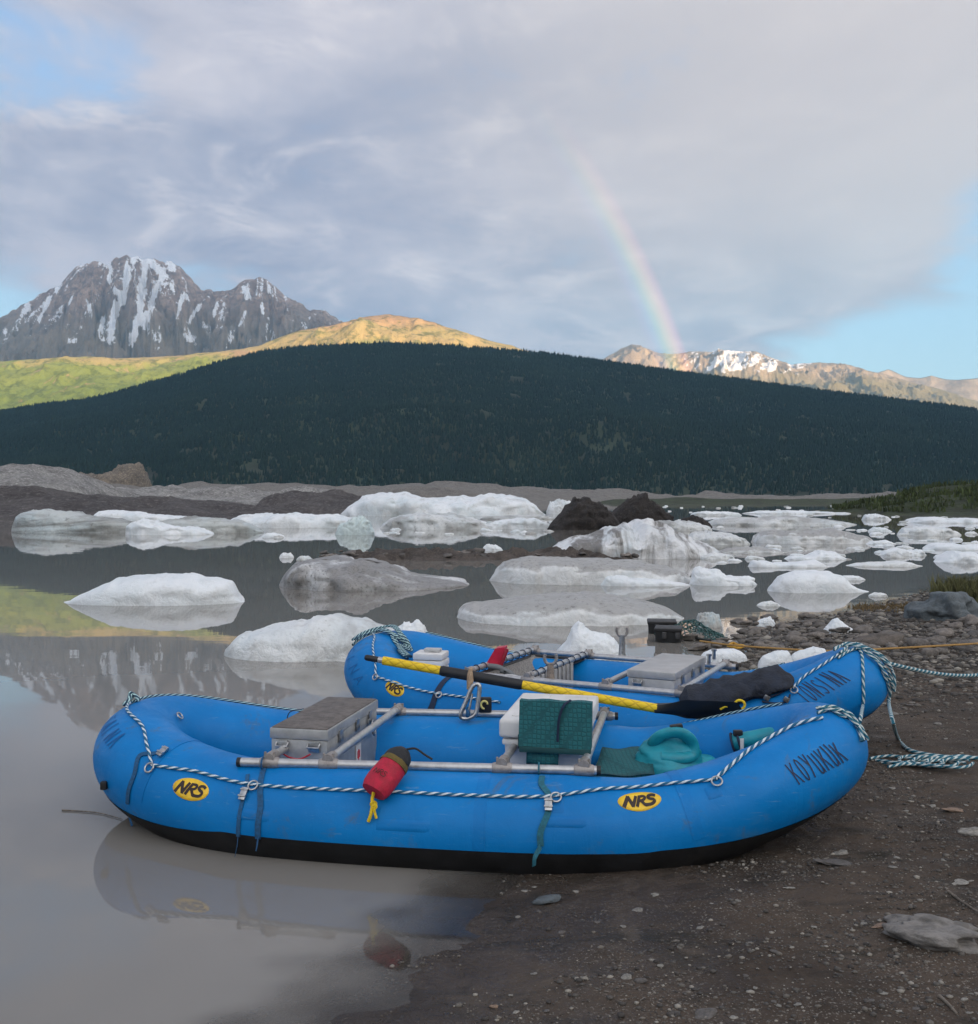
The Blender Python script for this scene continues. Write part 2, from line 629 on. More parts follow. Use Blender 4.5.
def beach_z(X, Y):
    X, Y = np.asarray(X, float), np.asarray(Y, float)
    d = shore_sd(X, Y)
    z = np.where(d > 0, 0.10 * (1 - np.exp(-np.maximum(d, 0) / 2.6)) + 0.012 * np.maximum(d, 0),
                 np.maximum(0.085 * d, -1.2))
    dist = np.hypot(X, Y)
    fade = np.clip((dist + 3) / 12, 0.45, 1.6)
    fade = fade * np.clip(np.abs(d) / 0.9, 0.30, 1.0)
    z = z + 0.020 * fade * fbm(X * 1.3, Y * 1.3, 0, 4, 3) + 0.011 * fbm(X * 5.1, Y * 7.3, 0, 3, 9)
    nearf = np.clip((9 - dist) / 4, 0, 1) * np.clip(d / 0.5, 0.15, 1)
    z = z + nearf * (0.012 * fbm(X * 3.1, Y * 6.0, 0, 4, 15, 0.6, True) + 0.006 * fbm(X * 14, Y * 17, 0, 3, 17, 0.6))
    return z


def ground_at(px, py, lift=0.0):
    d = ray(px, py)
    lo, hi, prev = None, None, 0.5
    o = Vector((0, 0, EYE))
    t = 1.0
    while t < 400:
        p = o + d * t
        if p.z - lift <= max(0.0, float(beach_z(p.x, p.y))):
            lo, hi = prev, t
            break
        prev = t
        t *= 1.02
    if lo is None:
        return pt(px, py, 100.0)
    for _ in range(24):
        m_ = 0.5 * (lo + hi)
        p = o + d * m_
        if p.z - lift <= max(0.0, float(beach_z(p.x, p.y))):
            hi = m_
        else:
            lo = m_
    return o + d * hi


az = np.radians(np.linspace(-66, 80, 760))
rr = 3.0 * (140.0 / 3.0) ** np.linspace(0, 1, 560)
AZ, RR = np.meshgrid(az, rr)
BX, BY = np.sin(AZ) * RR, -1.2 + np.cos(AZ) * RR
o = grid_obj("beach", BX, BY, beach_z(BX, BY), M_BEACH, flip=True)
tag(o, kind="structure")

# lake and its bed / the land that reaches the horizon
S = 8500
mesh_obj("ground", [(-S, -8200, -1.6), (S, -8200, -1.6), (S, 11600, -1.6), (-S, 11600, -1.6)], [(0, 1, 2, 3)], M_LAKEBED)["kind"] = "structure"
wx_ = np.concatenate([[-900, -200, -60, -20, -10], np.arange(-6, 8.01, .05), [10, 14, 20, 40, 90, 250, 900]])
wy_ = np.concatenate([[-60, -20, -5], np.arange(0, 15.01, .05), [17, 20, 26, 40, 80, 200, 520]])
WX, WY = np.meshgrid(wx_, wy_)
o = grid_obj("water", WX, WY, 0 * WX, M_WATER, attr={"depth": np.maximum(0, -beach_z(WX, WY))})
tag(o, kind="structure")


# ------------------------------------------------------------------ mountains
def skyline(pts, n):
    p = np.array(pts, float)
    px = np.linspace(p[0, 0], p[-1, 0], n)
    return px, np.interp(px, p[:, 0], p[:, 1])


def mountain(name, pts, d_ridge, d_base, d_back, z_base, nx, nt, mat, p=1.3, amp=0.10, nscale=900.0, seed=1, ridged=True,
             jag=0.6, attrs=None, wander=0.05, spurs=0.0, fan=False):
    px, py = skyline(pts, nx)
    py = py + jag * fbm(px * 0.09, 0 * px, 0, 4, seed + 50, 0.6)
    dr = d_ridge * (1 + wander * fbm(px * 0.012, px * 0, 0, 3, seed + 7))
    H = EYE + (HOR - py) / F_PX * dr
    tt = np.concatenate([np.linspace(0, 1, nt), 1 + np.linspace(0, 1, 12)[1:]])
    T, PX = np.meshgrid(tt, px, indexing='ij')
    DR, HH = np.broadcast_to(dr, T.shape), np.broadcast_to(H, T.shape)
    front = T <= 1
    D = np.where(front, d_base + (DR - d_base) * T, DR + (d_back - DR) * (T - 1))
    X = (PX - CX) / F_PX * D
    Z = np.where(front, z_base + (HH - z_base) * np.maximum(T, 0) ** p, z_base + (HH - z_base) * (1 - (T - 1)) ** 1.2)
    nn = fbm(X / nscale, D / nscale, 0, 6, seed, 0.5, ridged)
    env = np.where(front, np.clip(4 * T * (1 - T), 0, 1) * (1 - 0.5 * T), 0.0)
    Z = Z + amp * (HH - z_base) * env * (nn - (0.25 if ridged else 0.0))
    if spurs:
        fan_c = np.where(PX < 212, 140.0, 258.0) if fan else PX * 0 + 700.0
        wx = (PX - fan_c) / (0.55 + 0.9 * (1 - T)) + 30 * fbm(PX * 0.02, T * 2.2, 0, 4, seed + 21)
        Z = Z + 0.07 * (HH - z_base) * front * np.clip(6 * (1.02 - T), 0, 1) * np.clip(3 * T, 0, 1) * fbm(X / 210.0, D / 260.0, 0, 5, seed + 27, 0.58, True)
        sp1 = fbm(wx * spurs, T * 3.0, 0, 5, seed + 22, 0.5, True)
        Z = Z + 0.085 * (HH - z_base) * np.clip(5 * T * (1 - T), 0, 1) * front * (sp1 - 0.3)
    at = attrs(PX, T, X, D, Z) if attrs else None
    o = grid_obj(name, X, D, Z, mat, attr=at)
    tag(o, kind="structure")
    return px, H, dr


# snowy peak
m, t, b = new_mat("rock_and_snow")
co = obj_co(t)
rk = t.mix(t.range(t.noise(co, 0.004, 8.0, 0.65), 0.35, 0.65), (0.235, 0.165, 0.138), (0.40, 0.295, 0.245))
rk = t.mix(t.math('MULTIPLY', t.range(t.noise(co, 0.022, 7.0, 0.72), 0.46, 0.60), 0.6), rk, (0.095, 0.080, 0.078))
lowf = attr_node(t, "scree")
rk = t.mix(lowf, rk, t.mix(t.range(t.noise(co, 0.006, 5.0, 0.6), 0.4, 0.6), (0.20, 0.165, 0.135), (0.26, 0.21, 0.165)))
sn_ = t.math('ADD', attr_node(t, "snow"), t.math('MULTIPLY', t.math('SUBTRACT', t.noise(co, 0.016, 6.0, 0.75), 0.5), 1.3))
sn = t.range(t.math('ADD', sn_, t.math('MULTIPLY', t.math('SUBTRACT', t.noise(t.vmath('MULTIPLY', co, (1.0, 1.0, 0.45)), 0.035, 5.0, 0.7), 0.5), 1.5)), 0.42, 0.50)
t.put(b.inputs['Base Color'], t.mix(sn, rk, (0.78, 0.80, 0.84)))
b.inputs['Roughness'].default_value = 0.9
t.put(b.inputs['Normal'], t.bump(t.noise(co, 0.012, 8.0, 0.7), 0.9, 40.0))
M_PEAK = m

GULLY = [([(135, 256), (128, 280), (118, 310), (110, 345)], 5.5, 1.0), ([(150, 260), (142, 290), (140, 315), (131, 350)], 5, .95),
         ([(168, 264), (160, 285), (152, 305), (145, 325)], 4.5, .95), ([(140, 258), (160, 270), (172, 268)], 7, .9),
         ([(110, 262), (112, 285), (122, 300)], 3.5, .9), ([(62, 284), (48, 304), (40, 322)], 3, .8), ([(30, 305), (20, 322), (8, 332)], 4, .75),
         ([(186, 292), (180, 305), (178, 318)], 2.5, .9), ([(205, 300), (196, 312), (190, 322)], 2.5, .8), ([(218, 305), (214, 318)], 3, .85),
         ([(245, 290), (250, 298)], 4, .8), ([(270, 288), (273, 297)], 3, .7), ([(262, 307), (265, 320)], 2, .7), ([(88, 300), (92, 316)], 2.5, .8),
         ([(76, 292), (70, 306)], 2, .7), ([(105, 318), (100, 336)], 3, .8), ([(246, 312), (240, 326)], 2, .7), ([(288, 310), (292, 322)], 2, .6),
         ([(310, 318), (316, 328)], 1.8, .6), ([(225, 318), (222, 330)], 1.8, .6)]


def peak_attrs(PX, T, X, D, Z):
    PY = HOR - (Z - EYE) / D * F_PX
    fc, fy = np.where(PX < 212, 140.0, 258.0), np.where(PX < 212, 205.0, 240.0)
    gu = (PX - fc) / np.maximum(PY - fy, 15) * 60
    s = 1.0 * fbm(gu * 0.22 + 0.8 * vnoise(PX * .05, PY * .05, 0, 5), PY * 0.035, 0, 5, 31, 0.65) + 0.08 + 0.16 * np.clip((310 - PY) / 40, 0, 1)
    for line, w, k_ in GULLY:
        best = np.full(PX.shape, 1e9)
        for (x0, y0), (x1, y1) in zip(line[:-1], line[1:]):
            ex, ey = x1 - x0, y1 - y0
            q = np.clip(((PX - x0) * ex + (PY - y0) * ey) / (ex * ex + ey * ey), 0, 1)
            best = np.minimum(best, np.hypot(PX - x0 - q * ex, PY - y0 - q * ey))
        s = np.maximum(s, k_ * np.clip(1.0 - best / (w * 1.25) + 0.9 * fbm(PX * 0.22, PY * 0.10, 0, 4, 37, 0.6), 0, 1))
    s = np.where(T > 1, 0.6, s)
    s = s * np.clip((352 - PY) / 12, 0, 1)
    return {"snow": s, "scree": np.clip((PY - 300 - 14 * fbm(PX * 0.05, PY * 0.02, 0, 3, 77)) / 35, 0, 1)}


mountain("snowy_mountain", [(-130, 372), (-60, 345), (0, 320), (30, 301), (60, 287), (72, 274), (80, 270), (88, 266), (100, 265), (108, 266), (115, 259),
                            (124, 257), (135, 256), (142, 258), (150, 259), (158, 260), (172, 263), (182, 270), (190, 279), (200, 288), (207, 292),
                            (215, 293), (226, 292), (240, 284), (250, 281), (258, 279), (268, 281), (275, 286), (285, 294), (296, 301), (310, 310),
                            (325, 313), (340, 320), (370, 336), (420, 356), (480, 380)],
         7200, 4600, 9000, 120, 800, 220, M_PEAK, p=1.15, amp=0.30, nscale=620, seed=5, jag=4.5, attrs=peak_attrs, spurs=0.075, fan=True)

# green alpine slope, lit
m, t, b = new_mat("alpine_slope")
co = obj_co(t)
sp = t.new('ShaderNodeSeparateXYZ')
t.l.new(co, sp.inputs[0])
hgt = t.math('ADD', sp.outputs[2], t.math('MULTIPLY', t.math('SUBTRACT', t.noise(co, 0.0035, 6.0, 0.6), 0.5), 330.0))
c = t.ramp(t.range(hgt, 380, 860, smooth=False), [(0.0, (0.17, 0.225, 0.05)), (0.34, (0.24, 0.275, 0.065)), (0.50, (0.46, 0.345, 0.15)),
                                                   (0.66, (0.38, 0.31, 0.13)), (0.86, (0.52, 0.32, 0.17)), (1.0, (0.54, 0.34, 0.19))])
bush = t.range(t.noise(co, 0.02, 9.0, 0.75), 0.49, 0.60)
c = t.mix(t.math('MULTIPLY', bush, 0.7), c, (0.075, 0.105, 0.028))
bare = t.range(t.noise(co, 0.0075, 8.0, 0.7, 0.6), 0.57, 0.65)
c = t.mix(t.math('MULTIPLY', bare, 0.8), c, (0.40, 0.27, 0.165))
t.put(b.inputs['Base Color'], c)
b.inputs['Roughness'].default_value = 0.95
t.put(b.inputs['Normal'], t.bump(t.noise(co, 0.025, 8.0, 0.7), 0.7, 20.0))
M_ALPINE = m
mountain("green_slope", [(-260, 372), (-120, 366), (0, 362), (60, 358), (100, 358), (130, 359), (180, 356), (240, 350), (262, 346), (280, 338), (300, 331),
                         (320, 328), (340, 324), (362, 319), (375, 317), (390, 316), (405, 318), (420, 319), (440, 325), (460, 332), (480, 338),
                         (505, 345), (540, 355), (600, 372), (680, 400)],
         4400, 2900, 5200, 40, 640, 130, M_ALPINE, p=0.92, amp=0.09, nscale=420, seed=15, jag=0.8, wander=0.03, spurs=0.012)

# right mountains
m, t, b = new_mat("right_range")
co = obj_co(t)
sp = t.new('ShaderNodeSeparateXYZ')
t.l.new(co, sp.inputs[0])
c = t.mix(t.range(t.noise(co, 0.003, 8.0, 0.65), 0.35, 0.65), (0.22, 0.175, 0.14), (0.42, 0.33, 0.235))
low = t.range(t.math('ADD', sp.outputs[2], t.math('MULTIPLY', t.math('SUBTRACT', t.noise(co, 0.003, 5.0, 0.6), 0.5), 400.0)), 1120, 900)
c = t.mix(low, c, (0.25, 0.21, 0.115))
sn = t.range(t.math('ADD', attr_node(t, "snow"), t.math('MULTIPLY', t.math('SUBTRACT', t.noise(co, 0.013, 7.0, 0.75), 0.5), 2.0)), 0.47, 0.56)
c = t.mix(sn, c, (0.80, 0.80, 0.82))
t.put(b.inputs['Base Color'], c)
b.inputs['Roughness'].default_value = 0.95
t.put(b.inputs['Normal'], t.bump(t.noise(co, 0.01, 8.0, 0.7), 0.8, 45.0))
M_RANGE = m


def range_attrs(PX, T, X, D, Z):
    PY = HOR - (Z - EYE) / D * F_PX
    s = 0.46 + 1.0 * fbm(PX * 0.13 + PY * 0.10, PY * 0.07, 0, 5, 41, 0.65)
    band = np.exp(-((PY - 362) / 12.0) ** 2) * np.where(PX < 800, np.clip((PX - 668) / 22, 0, 1), np.clip((850 - PX) / 60, 0, .75))
    s = s * band * 1.35
    top = np.exp(-((PX - 728) / 36.0) ** 2) * np.clip((360 - PY) / 6, 0, 1) * (0.66 + 0.5 * fbm(PX * 0.15, PY * 0.2, 0, 4, 43, 0.65))
    s = np.maximum(s, top)
    return {"snow": np.where(T > 1, 0.3, s)}


mountain("bluish_range", [(800, 392), (840, 382), (862, 377), (876, 373), (888, 370), (896, 373), (905, 377), (918, 378), (930, 376), (945, 380), (960, 380),
                          (980, 378), (1010, 384), (1060, 398), (1130, 420)],
         10700, 9600, 11400, 300, 260, 70, M_RANGE, p=1.1, amp=0.16, nscale=700, seed=25, jag=0.8, attrs=None)
mountain("right_mountain", [(540, 392), (570, 375), (598, 362), (610, 355), (622, 349), (632, 345), (640, 347), (650, 351), (662, 355), (676, 355), (690, 352),
                            (705, 353), (722, 351), (738, 351), (752, 352), (765, 355), (778, 361), (790, 365), (805, 364), (820, 363), (840, 364),
                            (855, 367), (872, 372), (890, 377), (910, 383), (940, 390), (975, 401), (1020, 416), (1090, 440)],
         9000, 6400, 10000, 120, 560, 110, M_RANGE, p=0.85, amp=0.20, nscale=560, seed=35, jag=1.0, attrs=range_attrs, spurs=0.05)

# forested hill
M_HILL = simple("forest_floor", (0.022, 0.032, 0.018), 0.95, scale=0.01, var=0.4)
HILL = [(-260, 452), (-120, 436), (0, 414), (40, 407), (80, 403), (110, 397), (150, 385), (185, 376), (215, 366), (240, 360), (262, 354), (290, 350),
        (320, 348), (350, 347), (390, 346), (430, 347), (465, 349), (500, 352), (540, 355), (600, 363), (650, 370), (700, 377), (760, 385), (820, 393),
        (880, 400), (940, 407), (978, 412), (1040, 420), (1130, 434), (1250, 452)]


def hill_z(px, T):
    p = np.array(HILL, float)
    py = np.interp(px, p[:, 0], p[:, 1])
    dr = 2400 + 130 * fbm(px * 0.01, px * 0, 0, 3, 61)
    H = EYE + (HOR + 1.5 - py) / F_PX * dr          # crowns add the last few metres
    d0 = 1150 + 60 * fbm(px * 0.02, px * 0, 0, 3, 63)
    D = np.where(T <= 1, d0 + (dr - d0) * T, dr + 900 * (T - 1))
    X = (px - CX) / F_PX * D
    Z = np.where(T <= 1, 2 + (H - 2) * np.maximum(T, 0) ** 1.05, 2 + (H - 2) * (2 - T))
    nn = fbm(X / 330.0, D / 260.0, 0, 5, 71, 0.5)
    Z = Z + 0.14 * H * np.clip(4 * T * (1 - T), 0, 1) * nn * (T <= 1)
    return X, D, Z


T_, P_ = np.meshgrid(np.concatenate([np.linspace(0, 1, 110), np.linspace(1, 2, 12)[1:]]), np.linspace(-260, 1250, 420), indexing='ij')
o = grid_obj("forested_hill", *hill_z(P_, T_), M_HILL)
tag(o, kind="structure")

# the spruces: past counting, one object
m, t, b = new_mat("spruce_foliage")
co = obj_co(t)
tint = attr_node(t, "tint")
c = t.mix(tint, (0.006, 0.021, 0.019), (0.014, 0.036, 0.028))
c = t.mix(t.range(t.noise(co, 0.006, 4.0, 0.6), 0.45, 0.7), c, t.mix(0.5, c, (0.020, 0.042, 0.032)))
t.put(b.inputs['Base Color'], c)
b.inputs['Roughness'].default_value = 0.9
M_SPRUCE = m
NTREE = 170000
tp = RNG.uniform(-180, 1160, NTREE)
tT = RNG.uniform(0.0, 1.0, NTREE) ** 0.75 * 1.03
# open patches (rock and meadow) in the wood
keep = (fbm(tp * 0.06, tT * 18, 0, 4, 81) < 0.50) & ~((tp > 28) & (tp < 152) & (tT < 0.085) & (fbm(tp * .06, tT * 30, 0, 3, 83) > -0.15))
tp, tT = tp[keep], tT[keep]
tx, ty, tz = hill_z(tp, tT)
n = len(tx)
th = RNG.uniform(4.5, 9.0, n) * RNG.choice([1, 1, 1, 0.6, 1.3], n)
tr = th * RNG.uniform(0.20, 0.32, n)
sides = 5
ang = np.linspace(0, 2 * PI, sides, endpoint=False)
V = np.zeros((n, 2 * sides + 1, 3), np.float32)
rot0 = RNG.uniform(0, PI, n)
for s in range(sides):
    w = RNG.uniform(0.75, 1.2, n)
    V[:, s, 0] = tx + np.cos(ang[s] + rot0) * tr * w
    V[:, s, 1] = ty + np.sin(ang[s] + rot0) * tr * w
    V[:, s, 2] = tz - 0.6
    V[:, sides + s, 0] = tx + np.cos(ang[s] + rot0 + .5) * tr * w * 0.55
    V[:, sides + s, 1] = ty + np.sin(ang[s] + rot0 + .5) * tr * w * 0.55
    V[:, sides + s, 2] = tz + th * RNG.uniform(0.38, 0.5, n)
V[:, 2 * sides] = np.stack([tx, ty, tz + th], 1)
base = np.arange(n)[:, None] * (2 * sides + 1)
Fq = []
for s in range(sides):
    e = (s + 1) % sides
    Fq += [np.hstack([base + s, base + e, base + sides + e]), np.hstack([base + s, base + sides + e, base + sides + s]),
           np.hstack([base + sides + s, base + sides + e, base + 2 * sides])]
tint_v = np.repeat(RNG.uniform(0, 1, n) ** 1.6, 2 * sides + 1)
o = quad_obj("spruce_forest", V.reshape(-1, 3), np.vstack(Fq), M_SPRUCE, smooth=False, attr={"tint": tint_v})
tag(o, "dark spruce forest covering the whole shaded hill beyond the lake", "forest", kind="stuff")

# ridge behind the photographer: the valley side whose shadow lies over the lake
M_RIDGE = simple("shade_ridge_rock", (0.09, 0.09, 0.06), 0.95, scale=0.005, var=0.3)
perp = Vector((-sh.y, sh.x, 0))
DR_ = 3000.0
HR_ = 440 + math.tan(R(SUN_EL)) * (DR_ + 2300)
qs, ps = np.linspace(-1, 1, 40), np.linspace(-5500, 5500, 110)
Q, PP = np.meshgrid(qs, ps, indexing='ij')
hh = HR_ * (1 + 0.035 * fbm(PP / 700.0, 0 * PP, 0, 3, 91))
ZZ = hh * (1 - np.abs(Q)) ** 1.1 + 40 * fbm(PP / 500, Q * 5, 0, 4, 93) * (1 - np.abs(Q)) * np.abs(Q) * 3 - 1
DD = DR_ + Q * 1700
o = grid_obj("valley_ridge", sh.x * DD + perp.x * PP, sh.y * DD + perp.y * PP, ZZ, M_RIDGE)
tag(o, kind="structure")

# ------------------------------------------------------------------ low shores beyond the lake
M_MOR_GREY = rubble_mat("grey_moraine", (0.17, 0.165, 0.158), (0.33, 0.32, 0.305), 0.16)
M_MOR_DARK = rubble_mat("dark_moraine", (0.062, 0.056, 0.056), (0.105, 0.095, 0.094), 0.25)
M_MOR_BROWN = rubble_mat("brown_moraine", (0.115, 0.105, 0.095), (0.20, 0.185, 0.165), 0.25)
M_BANKGREEN = simple("grassy_bank", (0.028, 0.038, 0.016), 0.95, scale=0.35, var=0.5, bump=0.8, bscale=1.2, bdist=0.4)


def ridge_land(name, tops, base, depth, mat, amp=0.06, nscale=6.0, seed=1, front=0.5):
    """a low landform along the shore: crest traced, with its own distance, depth and thickness"""
    p = np.array(tops, float)
    dn = EYE * 1000.0 / (base - HOR)
    dc = dn + depth * front
    px = np.linspace(p[0, 0], p[-1, 0], 200)
    zc = EYE - (np.interp(px, p[:, 0], p[:, 1]) - HOR) / F_PX * dc
    tt = np.linspace(0, 1, 46)
    fe = (px - px[0]) / (px[-1] - px[0]) * 2 - 1
    zc = zc * (1 - np.abs(fe) ** 14) - 0.4 * np.abs(fe) ** 30
    T, PX = np.meshgrid(tt, px, indexing='ij')
    ZC = np.broadcast_to(zc, T.shape)
    prof = np.where(T < front, np.sin(PI / 2 * T / front) ** 0.9, np.cos(PI / 2 * (T - front) / (1 - front)) ** 0.8)
    D = dn + depth * T
    X = (PX - CX) / F_PX * dc
    Z = ZC * prof + amp * zc.max() * fbm(X / nscale, D / nscale, 0, 5, seed) * prof * 1.5 - 0.25 * (1 - prof)
    o = grid_obj(name, X, D, Z, mat)
    tag(o, kind="structure")
    return o


ridge_land("far_moraine_shore", [(-400, 494), (-100, 492), (100, 491), (200, 488), (300, 489), (390, 490), (450, 486), (520, 492), (600, 494), (700, 498.0),
                                 (800, 498.5), (900, 497), (1100, 495), (1400, 494)], 500.6, 700, M_MOR_BROWN, 0.55, 28, 3)
ridge_land("far_green_shore", [(600, 500.2), (640, 499.0), (690, 498.4), (760, 498.9), (830, 499.4), (870, 499.0), (900, 498.5), (960, 499)], 503.6, 60, M_BANKGREEN, 0.4, 9, 4)
ridge_land("brown_moraine_ridge", [(105, 494), (118, 488), (140, 486), (170, 488), (200, 491), (235, 489), (265, 492), (300, 490), (330, 494), (352, 498)], 504.5, 70, M_MOR_GREY, 0.4, 9, 8)
ridge_land("grey_moraine_mound", [(-120, 480), (-60, 469), (-10, 466.5), (20, 466.5), (45, 468), (65, 472), (85, 479), (105, 489), (124, 498), (132, 501)],
           506.5, 60, M_MOR_GREY, 0.14, 7, 12)
ridge_land("dark_debris_ridge", [(-200, 482), (-40, 486), (0, 488), (40, 491), (80, 496), (130, 500), (180, 503), (230, 507), (280, 511), (335, 516)],
           519.0, 25, M_MOR_DARK, 0.22, 3.5, 14)
ridge_land("dark_debris_shelf", [(262, 501), (280, 496), (300, 491.5), (318, 493), (332, 491), (352, 497), (385, 503)], 512.0, 22, M_MOR_DARK, 0.30, 3, 16)
ridge_land("tan_debris_hump", [(384, 495), (400, 489), (425, 487), (448, 488), (470, 493), (490, 497)], 504.6, 60, M_MOR_BROWN, 0.2, 10, 18)
ridge_land("green_bank", [(845, 512), (880, 505), (905, 499), (930, 493), (955, 488), (985, 485), (1040, 482), (1120, 480)], 517.0, 40, M_BANKGREEN, 0.14, 3.5, 21)
ridge_land("gravel_bar", [(312, 560), (330, 556), (350, 554), (380, 552.5), (430, 551.5), (480, 551), (540, 552), (580, 553), (615, 555), (640, 560)],
           562.5, 3.2, rubble_mat("gravel_bar_rubble", (0.045, 0.037, 0.032), (0.10, 0.082, 0.070), 2.0), 0.8, 0.35, 23)

# ------------------------------------------------------------------ unseen cloud bank, added to keep the low sun off the snowy peak
M_SHADE_CLOUD = simple("shade_cloud_vapour", (0.85, 0.85, 0.86), 1.0, scale=0.001, var=0.03)
bm = bmesh.new()
bmesh.ops.create_icosphere(bm, subdivisions=5, radius=1.0)
cv = np.array([v.co[:] for v in bm.verts])
cf = np.array([[v.index for v in f.verts] for f in bm.faces])
bm.free()
nz = fbm(cv[:, 0] * 2.2, cv[:, 1] * 2.2, cv[:, 2] * 2.2, 5, 801)
cv = cv * (1 + 0.22 * nz)[:, None]
lz = np.where(cv[:, 2] < 0, cv[:, 2] * 0.22, cv[:, 2])
cx_, cy_ = cv[:, 0] * 2500 + 1150, cv[:, 1] * 800
V = np.stack([sh.x * (8600 + cy_) + perp.x * cx_, sh.y * (8600 + cy_) + perp.y * cx_, 2420 + 120 + lz * 1750], 1)
V[:, 2] = np.maximum(V[:, 2], 2300)
o = quad_obj("cloud", V, cf, M_SHADE_CLOUD)  # added sun blocker, out of view behind the camera
tag(o, kind="structure")

# ------------------------------------------------------------------ the valley's air
m, t, b = new_mat("valley_haze")
t.n.clear()
out = t.new('ShaderNodeOutputMaterial')
pv = t.new('ShaderNodeVolumePrincipled')
pv.inputs['Color'].default_value = (0.26, 0.62, 1.0, 1.0)
pv.inputs['Density'].default_value = HAZE
pv.inputs['Anisotropy'].default_value = 0.0
t.l.new(pv.outputs[0], out.inputs['Volume'])
x0, x1, y0, y1, z0, z1 = -8600, 8600, -8500, 11700, -2.8, 2050
V = [(x, y, z) for z in (z0, z1) for x, y in ((x0, y0), (x1, y0), (x1, y1), (x0, y1))]
o = mesh_obj("haze", V, [(0, 3, 2, 1), (4, 5, 6, 7), (0, 1, 5, 4), (1, 2, 6, 5), (2, 3, 7, 6), (3, 0, 4, 7)], m, smooth=False)
tag(o, "thin blue valley haze", "haze", kind="stuff")

# ------------------------------------------------------------------ rainbow, standing in the rain in front of the right-hand mountain
m, t, b = new_mat("rainbow_light")
t.n.clear()
out = t.new('ShaderNodeOutputMaterial')
ring = attr_node(t, "ring")
along = attr_node(t, "along")
colr = t.ramp(ring, [(0.0, (0, 0, 0)), (0.14, (0.07, 0.04, 0.16)), (0.30, (0.05, 0.20, 0.32)), (0.44, (0.20, 0.46, 0.20)),
                     (0.58, (0.70, 0.60, 0.14)), (0.72, (0.98, 0.48, 0.16)), (0.86, (0.62, 0.15, 0.14)), (1.0, (0, 0, 0))])
em = t.new('ShaderNodeEmission')
t.put(em.inputs['Color'], colr)
t.put(em.inputs['Strength'], t.math('MULTIPLY', along, 0.155))
tr = t.new('ShaderNodeBsdfTransparent')
ad = t.new('ShaderNodeAddShader')
t.l.new(em.outputs[0], ad.inputs[0])
t.l.new(tr.outputs[0], ad.inputs[1])
t.l.new(ad.outputs[0], out.inputs[0])
RB_D = 5600.0
anti = -to_sun
side = anti.cross(Vector((0, 0, 1))).normalized()
upv = side.cross(anti).normalized()
rows, cols = 16, 130
VX = np.zeros((rows, cols, 3))
ra, al = np.zeros((rows, cols)), np.zeros((rows, cols))
for j in range(cols):
    ph = R(2 + (62 - 2) * j / (cols - 1))
    for i in range(rows):
        f_ = i / (rows - 1)
        rad = R(40.20 + 2.0 * f_)
        d = anti * math.cos(rad) + (side * math.cos(ph) + upv * math.sin(ph)) * math.sin(rad)
        VX[i, j] = Vector((0, 0, EYE)) + d * RB_D
        ra[i, j] = f_
        el = math.degrees(math.asin(d.z))
        al[i, j] = np.interp(el, [0, 7, 9, 13, 17, 20.5, 24], [0.8, 1.0, 0.95, 0.62, 0.30, 0.05, 0.0])
o = grid_obj("rainbow", VX[..., 0], VX[..., 1], VX[..., 2], m, attr={"ring": ra, "along": al})
tag(o, "faint rainbow rising from the sunlit mountain into grey cloud", "rainbow")

